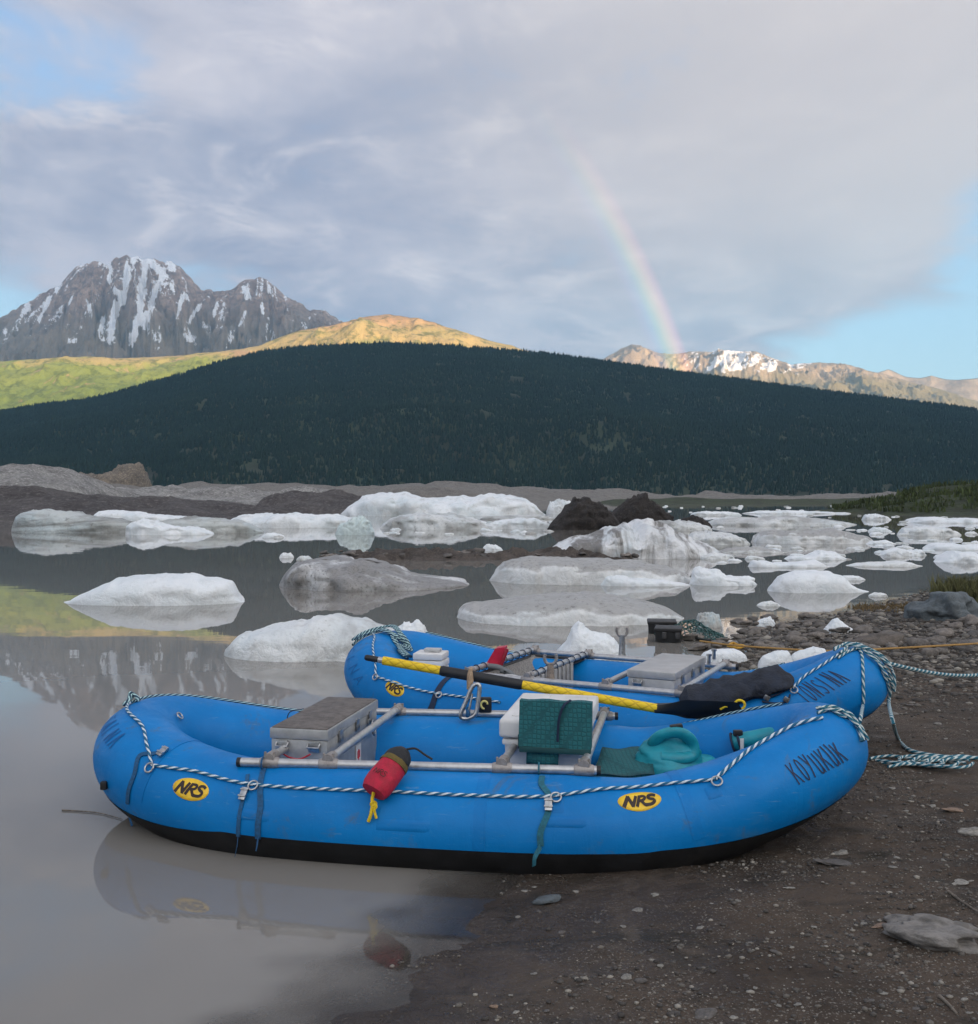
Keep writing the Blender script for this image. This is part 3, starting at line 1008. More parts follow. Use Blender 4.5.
# ------------------------------------------------------------------ icebergs
def berg(label, tops, base, ratio=0.5, mat=None, rough=0.05, seed=1, lobes=0.0, name="iceberg", cat="iceberg", group=None, square=0.62, skew=0.5,
         nst=110, nph=44, detail=5.0, z0=0.0):
    """floating ice: waterline and crest traced, then given its own depth and rough faces"""
    p = np.array(tops, float)
    dn = (EYE - z0) * 1000.0 / (base - HOR)
    W = (p[-1, 0] - p[0, 0]) / F_PX * dn
    hd = 0.5 * W * ratio
    dc = dn + hd
    px = p[0, 0] + (p[-1, 0] - p[0, 0]) * (0.5 - 0.5 * np.cos(np.linspace(0, PI, nst)))
    X0 = (px - CX) / F_PX * dc
    zt = np.maximum(EYE - (np.interp(px, p[:, 0], p[:, 1]) - HOR) / F_PX * dc - z0, 0.012 * W)
    fx = np.linspace(-1, 1, nst)
    fx = (px - px[0]) / (px[-1] - px[0]) * 2 - 1
    zt = zt * (1 + min(0.10, rough * 1.6) * fbm(px * 26.0 / (px[-1] - px[0]), 0 * px, seed * 1.7, 4, seed, 0.6))
    d = hd * (1 - np.abs(fx) ** 2.6) ** 0.55 + 0.03 * hd * (1 - np.abs(fx) ** 10)
    zt = zt * (1 - np.abs(fx) ** 16)
    ph = np.concatenate([[-0.25], np.linspace(0, PI, nph), [PI + 0.25]])
    PH, XX = np.meshgrid(ph, X0, indexing='ij')
    dd, hh_ = np.broadcast_to(d, PH.shape), np.broadcast_to(zt, PH.shape)
    c = np.cos(np.clip(PH, 0, PI))
    YY = dc - np.sign(c) * np.abs(c) ** (1.0 if skew == .5 else 1.0) * dd + (0.5 - skew) * -2 * hd * np.sin(np.clip(PH, 0, PI)) * 0.5
    ZZ = np.where((PH < 0) | (PH > PI), -0.10 * W - 0.05, hh_ * np.maximum(np.sin(np.clip(PH, 0, PI)), 0) ** square)
    s = detail / W
    rough = rough * 1.5
    kk = min(1.0, (rough / 1.5 / 0.05) ** 1.6)
    n1 = fbm(XX * s, YY * s, ZZ * s * 1.5, 6, seed, 0.6)
    n2 = fbm(XX * s * 1.7, YY * s * 1.7, ZZ * s * 2, 4, seed + 9, 0.5, True)
    n3 = np.abs(vnoise(XX * s * 1.1, YY * s * 0.9, ZZ * s * 2.0 + seed, seed + 31)) + 0.5 * np.abs(vnoise(XX * s * 2.6, YY * s * 2.2, ZZ * s * 4.0, seed + 33)) - 0.45
    env = np.clip(np.sin(np.clip(PH, 0, PI)) * 3, 0, 1)
    XX = XX + 0.02 * W * n3
    YY = YY - np.sign(c) * 0.16 * hd * n3 * kk
    ZZ = ZZ + env * hh_ * 0.16 * n3 * kk
    hmax = zt.max()
    ZZ = ZZ + env * hmax * (rough * 1.6 * n1 + (lobes + 0.05 * kk) * (n2 - 0.3)) * np.clip(hh_ / hmax, 0.2, 1)
    YY = YY + rough * 1.4 * hd * n1 * (1 - 0.5 * env) + lobes * hd * 0.5 * n2
    XX = XX + rough * 0.5 * W * 0.3 * fbm(XX * s + 5, YY * s, ZZ * s * 2, 3, seed + 3)
    if z0:
        ZZ = ZZ + z0
    o = grid_obj(name, XX, YY, ZZ, mat, flip=True)
    return tag(o, label, cat, group)


I_WHITE = ice_mat("white_ice_near", 1.4, 0.08, blue=0.14, wash=0.26, tint=(0.80, 0.83, 0.85))
I_SPECK = ice_mat("speckled_ice", 1.2, 0.22, blue=0.14, wash=0.5, tint=(0.74, 0.76, 0.76))
I_GRIT = ice_mat("gritty_ice", 1.0, 0.55, blue=0.12, wash=0.5, dirtcol=(0.27, 0.26, 0.245), tint=(0.74, 0.75, 0.75), top=True)
I_DEBRIS = ice_mat("debris_ice", 1.3, 0.72, blue=0.1, wash=0.6, dirtcol=(0.25, 0.245, 0.24), tint=(0.70, 0.70, 0.70))
I_STRIPE = ice_mat("striped_ice", 0.7, 0.14, streak=1.0, wash=0.4, dirtcol=(0.24, 0.23, 0.215), tint=(0.74, 0.75, 0.76))
I_FAR = ice_mat("white_ice_far", 0.5, 0.16, blue=0.22, wash=0.45, tint=(0.80, 0.83, 0.85))
I_FARGREY = ice_mat("grey_ice_far", 0.4, 0.5, blue=0.2, wash=0.6, dirtcol=(0.30, 0.295, 0.28), tint=(0.66, 0.68, 0.68))
I_LAYER = ice_mat("layered_ice", 0.3, 0.38, streak=0.75, blue=0.35, wash=0.5, dirtcol=(0.20, 0.20, 0.185), tint=(0.52, 0.55, 0.54), sdir=(0.35, 0.6, 5.0))
I_BLUE = ice_mat("blue_ice", 0.5, 0.1, blue=0.5, wash=0.3, tint=(0.60, 0.70, 0.70))
I_CLEAR = ice_mat("clear_ice", 3.0, 0.2, blue=0.5, wash=0.6, dirtcol=(0.25, 0.24, 0.22), tint=(0.48, 0.48, 0.46))
M_BLACKRUB = rubble_mat("black_rubble", (0.022, 0.019, 0.018), (0.042, 0.036, 0.033), 1.0)

BERGS = [
 ("rounded white iceberg alone at left, its reflection whole below it", [(66, 604), (78, 596), (95, 588), (120, 578), (138, 575), (165, 574), (190, 574), (205, 577), (215, 577), (229, 581), (237, 590), (245, 604)], 606, .45, I_WHITE, .03, 0, .6),
 ("white iceberg half hidden by the raised stern of the farther raft", [(224, 655), (228, 641), (236, 635), (255, 630), (275, 625), (300, 620), (322, 618), (345, 617), (362, 620), (380, 626), (398, 633), (410, 645)], 662, .55, I_SPECK, .035, 0, .55),
 ("small jagged white ice chunk just above the coiled rope", [(378, 640), (388, 634), (398, 627), (404, 622), (412, 624), (418, 620), (424, 626), (431, 638)], 646, .5, I_WHITE, .035, 0, .6),
 ("flat grit-covered grey iceberg with a thin white tail", [(281, 580), (285, 569), (298, 561), (320, 558), (345, 559), (370, 561), (392, 566), (408, 574), (425, 576), (445, 579), (468, 581)], 591, .9, I_DEBRIS, .05, 0, .7),
 ("long low iceberg with a gritty grey top and white pointed prow", [(456, 620), (457, 606), (460, 599), (468, 601), (482, 603), (500, 601), (525, 597), (555, 594), (585, 594), (615, 597), (645, 601), (668, 607), (681, 613)], 626, .65, I_GRIT, .03, 0, .45),
 ("white sculpted ice lump with one round knob behind the oar frame", [(553, 656), (560, 648), (567, 641), (572, 629), (578, 623), (585, 626), (592, 632), (604, 634), (614, 638), (621, 648), (624, 656)], 660, .6, I_WHITE, .03, 0, .6),
 ("low flat dirty iceberg with a white undercut front edge", [(491, 575), (497, 563), (504, 559), (530, 557), (560, 558), (600, 559), (640, 562), (670, 566), (694, 574)], 585, .55, I_GRIT, .04, 0, .35),
 ("thin white ice slab lying before the flat dirty iceberg", [(600, 581), (606, 576), (630, 577), (660, 580), (690, 584)], 586.5, .3, I_WHITE, .05, 0, .5),
 ("large ribbed iceberg with grey meltwater stripes down its side", [(540, 552), (555, 545), (575, 538), (592, 535), (610, 528), (626, 525), (640, 522), (652, 524), (664, 528), (676, 534), (690, 538), (708, 545), (724, 553)], 559, .7, I_STRIPE, .05, .16, .7),
 ("white iceberg with a sharp upturned left point", [(690, 582), (693, 567), (698, 566), (708, 570), (716, 570), (728, 576), (742, 576), (753, 577), (757, 584)], 586, .5, I_WHITE, .05, 0, .5),
 ("smooth white dome of ice with a long tapering tail", [(768, 590), (772, 583), (780, 576), (795, 571), (810, 570), (828, 571), (840, 576), (847, 583), (856, 588), (868, 592)], 593.5, .5, I_WHITE, .02, 0, .55),
 ("low white floe with a squared left end left of the dome", [(748, 567), (752, 560), (765, 561), (776, 563), (800, 562), (815, 560), (824, 565), (830, 570)], 571, .4, I_WHITE, .06, .03, .4),
 ("humped white floe behind the low squared floe", [(784, 560), (790, 556), (806, 556), (818, 551), (832, 551), (842, 556), (846, 562)], 564, .5, I_WHITE, .07, .05, .6),
 ("flat iceberg trailing a greenish brown reflection below it", [(846, 567), (860, 563), (880, 562), (900, 561), (912, 563), (922, 568)], 569.5, .4, I_SPECK, .05, 0, .4),
 ("broad grey and white iceberg in the middle of the drifting pack", [(752, 545), (756, 532), (775, 530), (800, 532), (830, 530), (850, 532), (866, 537), (872, 546)], 550, .6, I_GRIT, .05, .08, .5),
 ("dirty grey ice sheet between the ribbed iceberg and the drifting pack", [(682, 541), (692, 533), (708, 531), (728, 534), (742, 538), (750, 543)], 545, .7, I_FARGREY, .06, 0, .6),
 ("wide low ice field edge right of the black mounds", [(704, 525), (712, 519), (735, 517), (760, 518), (790, 516), (820, 519), (845, 522), (856, 528)], 530, .5, I_FARGREY, .08, .12, .5),
 ("pale flat floe with two humps below the green bank", [(906, 522), (914, 518), (930, 517), (945, 519), (960, 518), (985, 519), (1010, 523)], 526, .6, I_FAR, .08, .05, .5),
 ("white ice block upright in the far open water", [(862, 520), (865, 515), (875, 514), (885, 516), (891, 521)], 522.5, .6, I_FAR, .08, 0, .5),
 ("grey topped iceberg with a dark hollow underneath, far right", [(898, 535), (902, 528), (915, 526), (930, 526), (948, 529), (960, 535)], 540, .6, I_SPECK, .08, .06, .45),
 ("white floe with a knobbed left end, beyond the reeds", [(880, 557), (884, 550), (896, 548), (908, 551), (918, 549), (927, 556)], 559, .5, I_WHITE, .08, .05, .55),
 ("long white floe cut off by the frame, above the shrub", [(924, 549), (932, 544), (950, 543), (970, 545), (1000, 544), (1020, 550)], 553, .5, I_WHITE, .06, .05, .5),
 ("bright white iceberg at the frame edge nearest the shrub", [(935, 566), (942, 557), (952, 551), (970, 552), (990, 556), (1010, 566)], 569, .6, I_WHITE, .05, 0, .6),
 ("huge white iceberg at the back left of the black mounds", [(340, 512), (350, 503), (362, 497), (378, 494), (400, 493.5), (420, 498), (440, 499), (455, 497.5), (470, 499), (486, 496), (500, 496.5), (518, 499), (535, 504), (547, 511)], 516, .5, I_FAR, .06, .10, .45),
 ("white ice shelf reaching left from the huge iceberg", [(224, 520), (245, 516), (275, 514), (300, 513.5), (330, 514.5), (350, 518), (366, 524)], 528, .5, I_FAR, .06, .06, .4),
 ("leaning bluish ice slab with a clear wet face", [(335, 532), (340, 524), (352, 519), (362, 517), (370, 522), (375, 531)], 535, .5, I_BLUE, .07, 0, .5),
 ("grey layered iceberg with curved bands at far left", [(13, 520), (17, 513), (28, 510.5), (50, 510), (72, 511), (92, 516), (110, 518), (130, 520), (140, 525)], 533, .5, I_LAYER, .04, .05, .5),
 ("low white crest behind the layered grey iceberg", [(90, 516), (100, 511), (112, 510), (128, 511), (146, 514), (180, 516), (205, 518)], 521, .35, I_FAR, .05, .05, .5),
 ("knobbly white ice strip in front of the layered iceberg", [(126, 527), (130, 520.5), (142, 519), (156, 522), (168, 525), (184, 527), (200, 528), (213, 532)], 535, .5, I_WHITE, .08, .06, .5),
 ("thin grey ice tongue stretching towards the white shelf", [(150, 525), (180, 518), (210, 517), (240, 520), (262, 528)], 533.5, .4, I_LAYER, .05, .05, .5),
 ("small white floe adrift on open water below the shelf", [(262, 536), (266, 533.5), (278, 533.5), (285, 536)], 538, .5, I_WHITE, .08, 0, .5),
 ("white ice wedge left of the larger black mound", [(546, 509), (550, 502), (560, 500), (570, 501), (578, 507)], 514, .5, I_FAR, .06, 0, .5),
 ("low pale ice ledge under the huge iceberg, left side", [(380, 523), (400, 516), (430, 514), (460, 516), (478, 520), (490, 526)], 529.5, .5, I_FARGREY, .08, .08, .4),
 ("white ice ledge under the huge iceberg, right side", [(478, 526), (495, 521), (515, 519), (535, 519), (552, 524)], 529, .4, I_FAR, .07, .06, .4),
 ("grey ice spur reaching right from the huge iceberg", [(480, 517), (505, 515.5), (540, 515), (556, 518)], 519.6, .5, I_FARGREY, .08, 0, .5),
 ("small white ice lump resting on the gravel bar", [(482, 548), (487, 544), (496, 545), (503, 549)], 551, .6, I_WHITE, .06, 0, .6),
 ("tiny floe beside the gravel bar's left tip", [(279, 556), (283, 553), (290, 553), (294, 556)], 558, .5, I_WHITE, .08, 0, .6),
 ("sliver of ice touching the gravel bar's left tip", [(296, 559), (300, 556), (308, 556), (313, 559)], 560.5, .5, I_SPECK, .08, 0, .6),
 ("clear lump of melting ice in the shallows by the black crates", [(696, 622), (699, 614), (710, 613), (719, 615), (722, 623)], 628, .7, I_CLEAR, .08, .05, .5),
 ("small white ice chip in the shallows among the cobbles", [(756, 624), (762, 619), (770, 617), (776, 622)], 627, .6, I_WHITE, .06, 0, .6),
 ("flat ice crumb below the pointed white iceberg", [(757, 605), (763, 602), (772, 601), (781, 605)], 606.5, .5, I_SPECK, .08, 0, .5),
 ("lone ice crumb right of the smooth white dome", [(869, 595), (875, 592.5), (883, 593), (888, 595.5)], 597, .5, I_SPECK, .08, 0, .5),
 ("narrow floe between the pointed iceberg and the squared floe", [(752, 560), (745, 558), (748, 556), (756, 556), (765, 558)][1:], 561, .5, I_SPECK, .06, 0, .5),
 ("dark streaked ice behind the ribbed iceberg's right shoulder", [(640, 524), (660, 521), (690, 522), (712, 527)], 531, .6, I_FARGREY, .08, .1, .5),
 ("grey floe with a white rim in front of the broad iceberg", [(716, 552), (730, 548), (752, 547), (772, 549), (786, 553)], 556, .5, I_GRIT, .06, .05, .45),
 ("small bright floe above the knobbed white floe", [(866, 545), (872, 541), (886, 540), (896, 544)], 546.5, .5, I_WHITE, .08, 0, .5),
 ("far strip of brash ice under the low green shore", [(742, 513), (760, 511), (790, 510.5), (830, 512), (852, 514)], 515.4, .3, I_FAR, .1, .1, .5),
 ("far white floe nearest the foot of the green bank", [(858, 507.5), (866, 505.5), (878, 506), (886, 508)], 509.3, .4, I_FAR, .1, 0, .5),
 ("thin far floe between black mound and brash strip", [(690, 513), (705, 511), (728, 511.5), (742, 513.5)], 515.6, .4, I_FAR, .1, .05, .5),
 ("grey floe lying right of the ribbed iceberg's foot", [(700, 556), (712, 553), (726, 554), (735, 557)], 559.5, .5, I_SPECK, .06, 0, .5),
 ("white floe with a notch beyond the broad grey iceberg", [(868, 531), (874, 527), (884, 528), (892, 531)], 534, .5, I_FAR, .08, .05, .5),
 ("low floe between the dome and the flat iceberg", [(836, 578), (846, 575.5), (858, 576), (866, 579)], 580.5, .4, I_WHITE, .06, 0, .5),
]
for i, (lab, tops, base, ratio, mat, rough, lob, sq) in enumerate(BERGS):
    if tops[0][0] > 700 and base < 572:
        base -= 0.30 * (base - min(y for x, y in tops))
        tops = [(x, min(y, base - 0.4)) for x, y in tops]
    berg(lab, tops, base, ratio, mat, rough, 100 + 7 * i, lob, square=sq)
FLOE = "small white floe in the crowded drift of ice before the hill"
for i in range(175):
    zone = i % 4
    yb = 506 + 57 * RNG.uniform(0, 1) ** 1.4
    xc = RNG.uniform(690 if yb > 520 else 640, 985) if zone else RNG.uniform(380, 560)
    if not zone:
        yb = RNG.uniform(521, 535)
    w_ = (yb - 497) * RNG.uniform(.06, .34) + 2.0
    h_ = w_ * RNG.uniform(.08, .22)
    pts_ = [(xc - w_ / 2, yb - .15 * h_), (xc - w_ * .36, yb - h_ * RNG.uniform(.5, 1)), (xc - w_ * .1, yb - h_ * RNG.uniform(.6, 1.1)), (xc + w_ * .18, yb - h_ * RNG.uniform(.6, 1.1)),
            (xc + w_ * .38, yb - h_ * RNG.uniform(.3, .8)), (xc + w_ / 2, yb - .1 * h_)]
    berg(FLOE, pts_, yb + .4, .6, (I_WHITE, I_FARGREY, I_FAR, I_FARGREY, I_SPECK)[i % 5], .08, 900 + i, .06, group="small floes of the ice drift", nst=26, nph=14)
berg("black rubble-covered ice cone, the taller and broader of the two", [(546, 527), (556, 518), (565, 507), (574, 499.5), (583, 498), (594, 500.5), (606, 509), (616, 520), (624, 526)], 530, .8,
     M_BLACKRUB, .05, 501, .04, "debris_mound", "debris mound", "black debris mounds", .9)
berg("black rubble-covered ice cone with a sharper peak, the farther one", [(606, 519), (618, 508), (630, 500), (639, 494.5), (648, 500), (660, 508), (674, 517)], 525, .8, M_BLACKRUB, .05, 511,
     .04, "debris_mound", "debris mound", "black debris mounds", .95)
berg("small black debris heap right of the two cones", [(676, 523), (684, 518), (692, 516), (702, 518), (712, 525)], 527.5, .8, M_BLACKRUB, .06, 521, .06, "debris_mound", "debris mound",
     "black debris mounds", .9)
berg("brown rock face breaking through the wood at the lake edge", [(24, 482), (40, 474), (60, 471), (80, 475), (100, 477), (116, 470), (128, 467), (136, 465), (146, 465), (150, 474), (153, 485)], 498.7, .4,
     rubble_mat("tan_cliff", (0.15, 0.125, 0.10), (0.26, 0.215, 0.165), 0.05), .05, 531, .16, "cliff", "cliff", None, .4)

# ------------------------------------------------------------------ stones on the beach
def stone_mesh(seed, flat=0.6, rough=0.22, sub=3):
    bm = bmesh.new()
    bmesh.ops.create_icosphere(bm, subdivisions=sub, radius=1.0)
    co_ = np.array([v.co[:] for v in bm.verts])
    n = fbm(co_[:, 0] * 0.9 + seed * 3.1, co_[:, 1] * 0.9, co_[:, 2] * 0.9, 4, seed)
    cell = vnoise(co_[:, 0] * 1.5 + seed, co_[:, 1] * 1.5, co_[:, 2] * 1.5, seed + 5)
    co_ *= (1 + rough * 1.6 * n + rough * 0.7 * np.sign(cell) * np.abs(cell) ** 0.5)[:, None]
    co_[:, 2] *= flat
    for v, c_ in zip(bm.verts, co_):
        v.co = c_
    me = bpy.data.meshes.new("stone")
    bm.to_mesh(me)
    bm.free()
    me.polygons.foreach_set("use_smooth", [True] * len(me.polygons))
    return me


def stone_mat(name, c1, c2):
    m, t, b = new_mat(name)
    co = obj_co(t)
    rnd = t.new('ShaderNodeObjectInfo').outputs['Random']
    base = t.mix(rnd, c1, c2)
    n = t.noise(co, 2.5, 6.0, 0.7)
    c = t.mix(t.range(n, 0.35, 0.65), t.mix(0.5, base, (0.03, 0.028, 0.025)), base)
    c = t.mix(t.math('MULTIPLY', t.range(t.noise(co, 14.0, 3.0, 0.6), 0.6, 0.7), 0.35), c, (0.3, 0.28, 0.25))
    t.put(b.inputs['Base Color'], c)
    b.inputs['Roughness'].default_value = 0.75
    t.put(b.inputs['Normal'], t.bump(t.noise(co, 9.0, 5.0, 0.7), 0.5, 0.05))
    return m


M_COBBLE = stone_mat("cobble", (0.10, 0.092, 0.086), (0.27, 0.235, 0.205))
M_PALE = stone_mat("pale_stone", (0.27, 0.255, 0.23), (0.40, 0.375, 0.33))
M_SLAB = stone_mat("grey_slab", (0.15, 0.135, 0.125), (0.15, 0.135, 0.125))
M_ROCKL = stone_mat("light_grey_rock", (0.27, 0.25, 0.23), (0.27, 0.25, 0.23))
M_BLUEB = stone_mat("blue_grey_boulder", (0.125, 0.15, 0.165), (0.125, 0.15, 0.165))
M_BROWNB = stone_mat("brown_boulder", (0.15, 0.125, 0.105), (0.15, 0.125, 0.105))
M_TAN = stone_mat("tan_stone", (0.34, 0.23, 0.16), (0.34, 0.23, 0.16))
SM = [stone_mesh(s, f, r) for s, f, r in ((1, .62, .26), (2, .5, .3), (3, .72, .24), (4, .45, .28), (5, .6, .34), (6, .55, .22))]
for me in SM:
    me.materials.append(M_COBBLE)


def stone(px, py, wpx, hratio=None, mesh=None, mat=None, label=None, group=None, rz=None, sink=0.25, dr=0.75, cat="stone", name="stone"):
    p = ground_at(px, py)
    r = 0.5 * wpx / F_PX * p.y
    me = mesh or random.choice(SM)
    if mat is not None and (len(me.materials) == 0 or me.materials[0] is not mat):
        me = me.copy()
        me.materials.clear()
        me.materials.append(mat)
    o = bpy.data.objects.new(name, me)
    COL.objects.link(o)
    zs = hratio if hratio else random.uniform(0.65, 1.0)
    o.scale = (r, r * dr, r * zs)
    o.location = (p.x, p.y + r * dr * 0.6, p.z + r * zs * (0.55 - sink) * 0.7)
    o.rotation_euler = (random.uniform(-.15, .15), random.uniform(-.15, .15), rz if rz is not None else random.uniform(-0.5, 0.5))
    return tag(o, label, cat, group)


stone(952, 621, 62, .95, stone_mesh(41, .72, .36, 5), M_BLUEB, "large blue-grey boulder beside the grassy shrub", rz=.2, cat="boulder", name="boulder", dr=.9)
stone(884, 646, 46, .62, SM[0], M_BROWNB, "brown boulder with a flat sloping top beyond the farther raft's bow", rz=-.3, cat="boulder", name="boulder")
stone(975, 625, 26, .8, SM[4], M_COBBLE, "grey boulder leaning against the blue-grey one", rz=.3, cat="boulder", name="boulder")
stone(811, 625, 24, .6, SM[1], M_BROWNB, "reddish brown cobble left of the ice wedge", rz=.3)
stone(942, 944, 92, .62, stone_mesh(37, .45, .42, 5), M_ROCKL, "long flat grey rock half sunk in mud at the right edge", rz=-.5, dr=.55, sink=.25, cat="rock", name="rock")
stone(546, 903, 27, .55, SM[1], M_BLUEB, "wet blue-grey stone lying just below the nearer raft", rz=.1, dr=.6)
stone(836, 866, 34, .30, SM[3], M_SLAB, "flat grey stone under the nearer raft's bow", rz=-.1, dr=.6)
stone(842, 855, 15, .5, SM[0], M_PALE, "greenish pale stone above the flat grey stone", rz=.4)
stone(956, 812, 22, .3, SM[3], M_TAN, "flat orange-tan stone on dark mud", rz=.1, dr=.6)
stone(975, 835, 24, .5, SM[0], M_PALE, "white stone cut by the right edge of the view", rz=.1)
stone(638, 912, 11, .5, SM[5], M_PALE, "pale egg-shaped pebble below the yellow logo", rz=.1)
stone(627, 979, 11, .6, SM[5], M_PALE, "cream pebble beside a round grey pebble", rz=.4)
stone(641, 983, 12, .6, SM[2], M_SLAB, "round grey pebble beside a cream pebble", rz=.1)
stone(790, 889, 12, .3, SM[3], M_PALE, "thin pale flake of stone on the mud", rz=.1, dr=.5)
stone(494, 1008, 8, .7, SM[0], M_TAN, "tiny orange pebble at the water's edge", rz=.1)
stone(457, 554, 8, .9, SM[0], M_TAN, "light tan boulder on the gravel bar", rz=.1, cat="boulder", name="boulder")
stone(705, 1017, 24, .35, SM[1], M_SLAB, "mottled grey stone cut by the bottom edge", rz=.2)
stone(882, 928, 17, .3, SM[3], M_TAN, "pinkish flat pebble left of the long grey rock", rz=.2)
stone(962, 885, 18, .3, SM[3], M_PALE, "pale flat pebble above the long grey rock", rz=.35)
# small pale pebbles nobody could tell apart
PEB = "small pale pebble lying loose on the dark mud"
for i in range(60):
    if i < 40:
        px, py = random.uniform(505, 975), random.uniform(878, 1020)
    else:
        px, py = random.uniform(880, 975), random.uniform(700, 870)
    stone(px, py, random.uniform(4, 9), .5, random.choice(SM), random.choice((M_PALE, M_SLAB, M_PALE)), PEB, "pale pebbles scattered on the mud")
# the cobble bar between the rafts and the ice
COB = "grey-brown cobble on the stony bar behind the rafts"
n = 0
while n < 270:
    px, py = random.uniform(690, 978), random.triangular(612, 690, 640)
    if (py < 640 and px < 735) or (px < 860 and py > 668) or (py > 672) or (px < 1010 - (py - 590) * 1.0 and py < 612 + (830 - px) * .12):
        continue
    w = random.choice((6, 7, 8, 9, 10, 13, 17)) * random.uniform(.7, 1.25) * (1.0 if py < 655 else .75)
    stone(px, py, w, None, None, None, COB, "cobbles of the stony bar", dr=.85, sink=.02)
    n += 1
# rubble heaped on the low bar out in the lake
for i in range(45):
    px = random.uniform(330, 630)
    p = pt(px, 557.5 + random.uniform(-3, 3), 27.0)
    o = bpy.data.objects.new("stone", random.choice(SM))
    COL.objects.link(o)
    r = random.uniform(.05, .16)
    o.scale = (r, r, r * .8)
    o.location = (p.x, random.uniform(25.2, 26.6), random.uniform(.05, .16))
    o.rotation_euler = (random.uniform(-.4, .4), 0, random.uniform(0, 3))
    tag(o, "dark stone among the rubble of the low bar out in the lake", "stone", "stones on the lake bar")
# pieces of ice stranded among the cobbles
def stranded(label, tops, base, seed, ratio=.5, sq=.6):
    x = 0.5 * (tops[0][0] + tops[-1][0])
    z = float(ground_at(x, base).z)
    return berg(label, tops, base, ratio, I_WHITE, .016, seed, 0, "ice_chunk", "ice chunk", "ice stranded on the beach", sq, z0=z)


stranded("white ice wedge stranded on the cobbles, peaked in the middle", [(822, 632), (828, 626), (834, 619), (838, 618), (846, 625), (858, 632)], 634, 601, .5, .7)
stranded("stranded white ice lump just above the farther raft's tube, left piece", [(758, 663), (764, 656), (776, 651), (788, 651), (794, 660)], 670, 611)
stranded("stranded flat ice block above the farther raft's tube, right piece", [(790, 656), (800, 651), (815, 647), (826, 649), (829, 660)], 668, 621)
stranded("pinkish wet slab of ice in the shallows behind the metal box", [(700, 655), (712, 650), (735, 649), (748, 655)], 664, 631, .5, .35)

# gravel: past counting, one object
M_GRAVEL, t, b = new_mat("gravel")
g = attr_node(t, "tint")
t.put(b.inputs['Base Color'], t.ramp(g, [(0, (0.035, 0.03, 0.027)), (.55, (0.085, 0.077, 0.068)), (.85, (0.16, 0.142, 0.12)), (1, (0.30, 0.275, 0.235))]))
b.inputs['Roughness'].default_value = 0.8
bm = bmesh.new()
bmesh.ops.create_icosphere(bm, subdivisions=1, radius=1.0)
SV = np.array([v.co[:] for v in bm.verts])
SF = np.array([[v.index for v in f.verts] for f in bm.faces])
bm.free()
NG = 52000
M_ = 330000
pick_near = RNG.uniform(size=M_) < .62
gy = np.where(pick_near, RNG.uniform(2.6, 6.6, M_), RNG.uniform(6.6, 17, M_))
gx = RNG.uniform(-.6, .62 * gy + .5)
dd_ = shore_sd(gx, gy)
clump = fbm(gx * 1.9, gy * 2.6, 0, 4, 301, 0.6)
ok = (dd_ > -.10) & ((gy > 6.6) | (clump > RNG.uniform(-.28, .42, M_)))
gx, gy = gx[ok][:NG], gy[ok][:NG]
NG = len(gx)
farf = np.clip((gy - 6.8) / 2.2, 0, 1)
gs = (.0022 + .009 * farf) * RNG.pareto(2.4, NG) + .0022 + .008 * farf
gs = np.minimum(gs, .012 + .045 * farf)
gz = beach_z(gx, gy)
sc_ = np.stack([gs * RNG.uniform(.8, 1.3, NG), gs * RNG.uniform(.7, 1.1, NG), gs * RNG.uniform(.35, .75, NG)], 1)
V = SV[None] * (1 + RNG.uniform(-.18, .18, (NG, len(SV), 1))) * sc_[:, None, :] + np.stack([gx, gy, gz + gs * 0.15], 1)[:, None, :]
Fg = (SF[None] + np.arange(NG)[:, None, None] * len(SV)).reshape(-1, 3)
o = quad_obj("gravel", V.reshape(-1, 3), Fg, M_GRAVEL, attr={"tint": np.repeat(RNG.uniform(0, 1, NG), len(SV))})
tag(o, "fine grit and gravel strewn over the dark beach", "gravel", kind="stuff")

# grass on the bank and the shrub by the boulder
M_GRASS = simple("dry_grass", (0.085, 0.085, 0.032), 0.9, scale=3.0, var=0.5)


def grass_patch(name, spots, hgt, label, cat, mat, kind=None, blades=26, spread=.25, width=.010):
    V, Fc = [], []
    for (x, y, z) in spots:
        for _ in range(blades):
            a, rr_ = random.uniform(0, 2 * PI), spread * math.sqrt(random.random())
            bx, by = x + rr_ * math.cos(a), y + rr_ * math.sin(a)
            h = hgt * random.uniform(.45, 1.1)
            lx, ly = random.gauss(0, .28) * h, random.gauss(0, .28) * h
            wa = random.uniform(0, PI)
            wx, wy = width * math.cos(wa), width * math.sin(wa)
            i = len(V)
            V += [(bx - wx, by - wy, z - .02), (bx + wx, by + wy, z - .02), (bx + lx * .4 + wx * .7, by + ly * .4 + wy * .7, z + h * .6),
                  (bx + lx * .4 - wx * .7, by + ly * .4 - wy * .7, z + h * .6), (bx + lx, by + ly, z + h)]
            Fc += [(i, i + 1, i + 2, i + 3), (i + 3, i + 2, i + 4)]
    return tag(mesh_obj(name, V, Fc, mat, smooth=False), label, cat, kind=kind)


sp_ = []
for _ in range(26):
    p = ground_at(random.uniform(958, 1000), random.uniform(598, 606))
    sp_.append((p.x, p.y + random.uniform(0, .5), p.z))
grass_patch("shrub", sp_, .36, "olive green tussock of grass behind the blue-grey boulder", "shrub", M_GRASS, blades=60, spread=.22)
sp_ = []
for _ in range(30):
    p = ground_at(random.uniform(868, 925), random.uniform(606, 611))
    sp_.append((p.x, p.y, p.z))
grass_patch("grass", sp_, .05, "low yellowish grass growing along the waterline", "grass", simple("yellow_grass", (0.14, 0.10, 0.05), .9, var=.4), kind="stuff",
            blades=40, spread=.3)

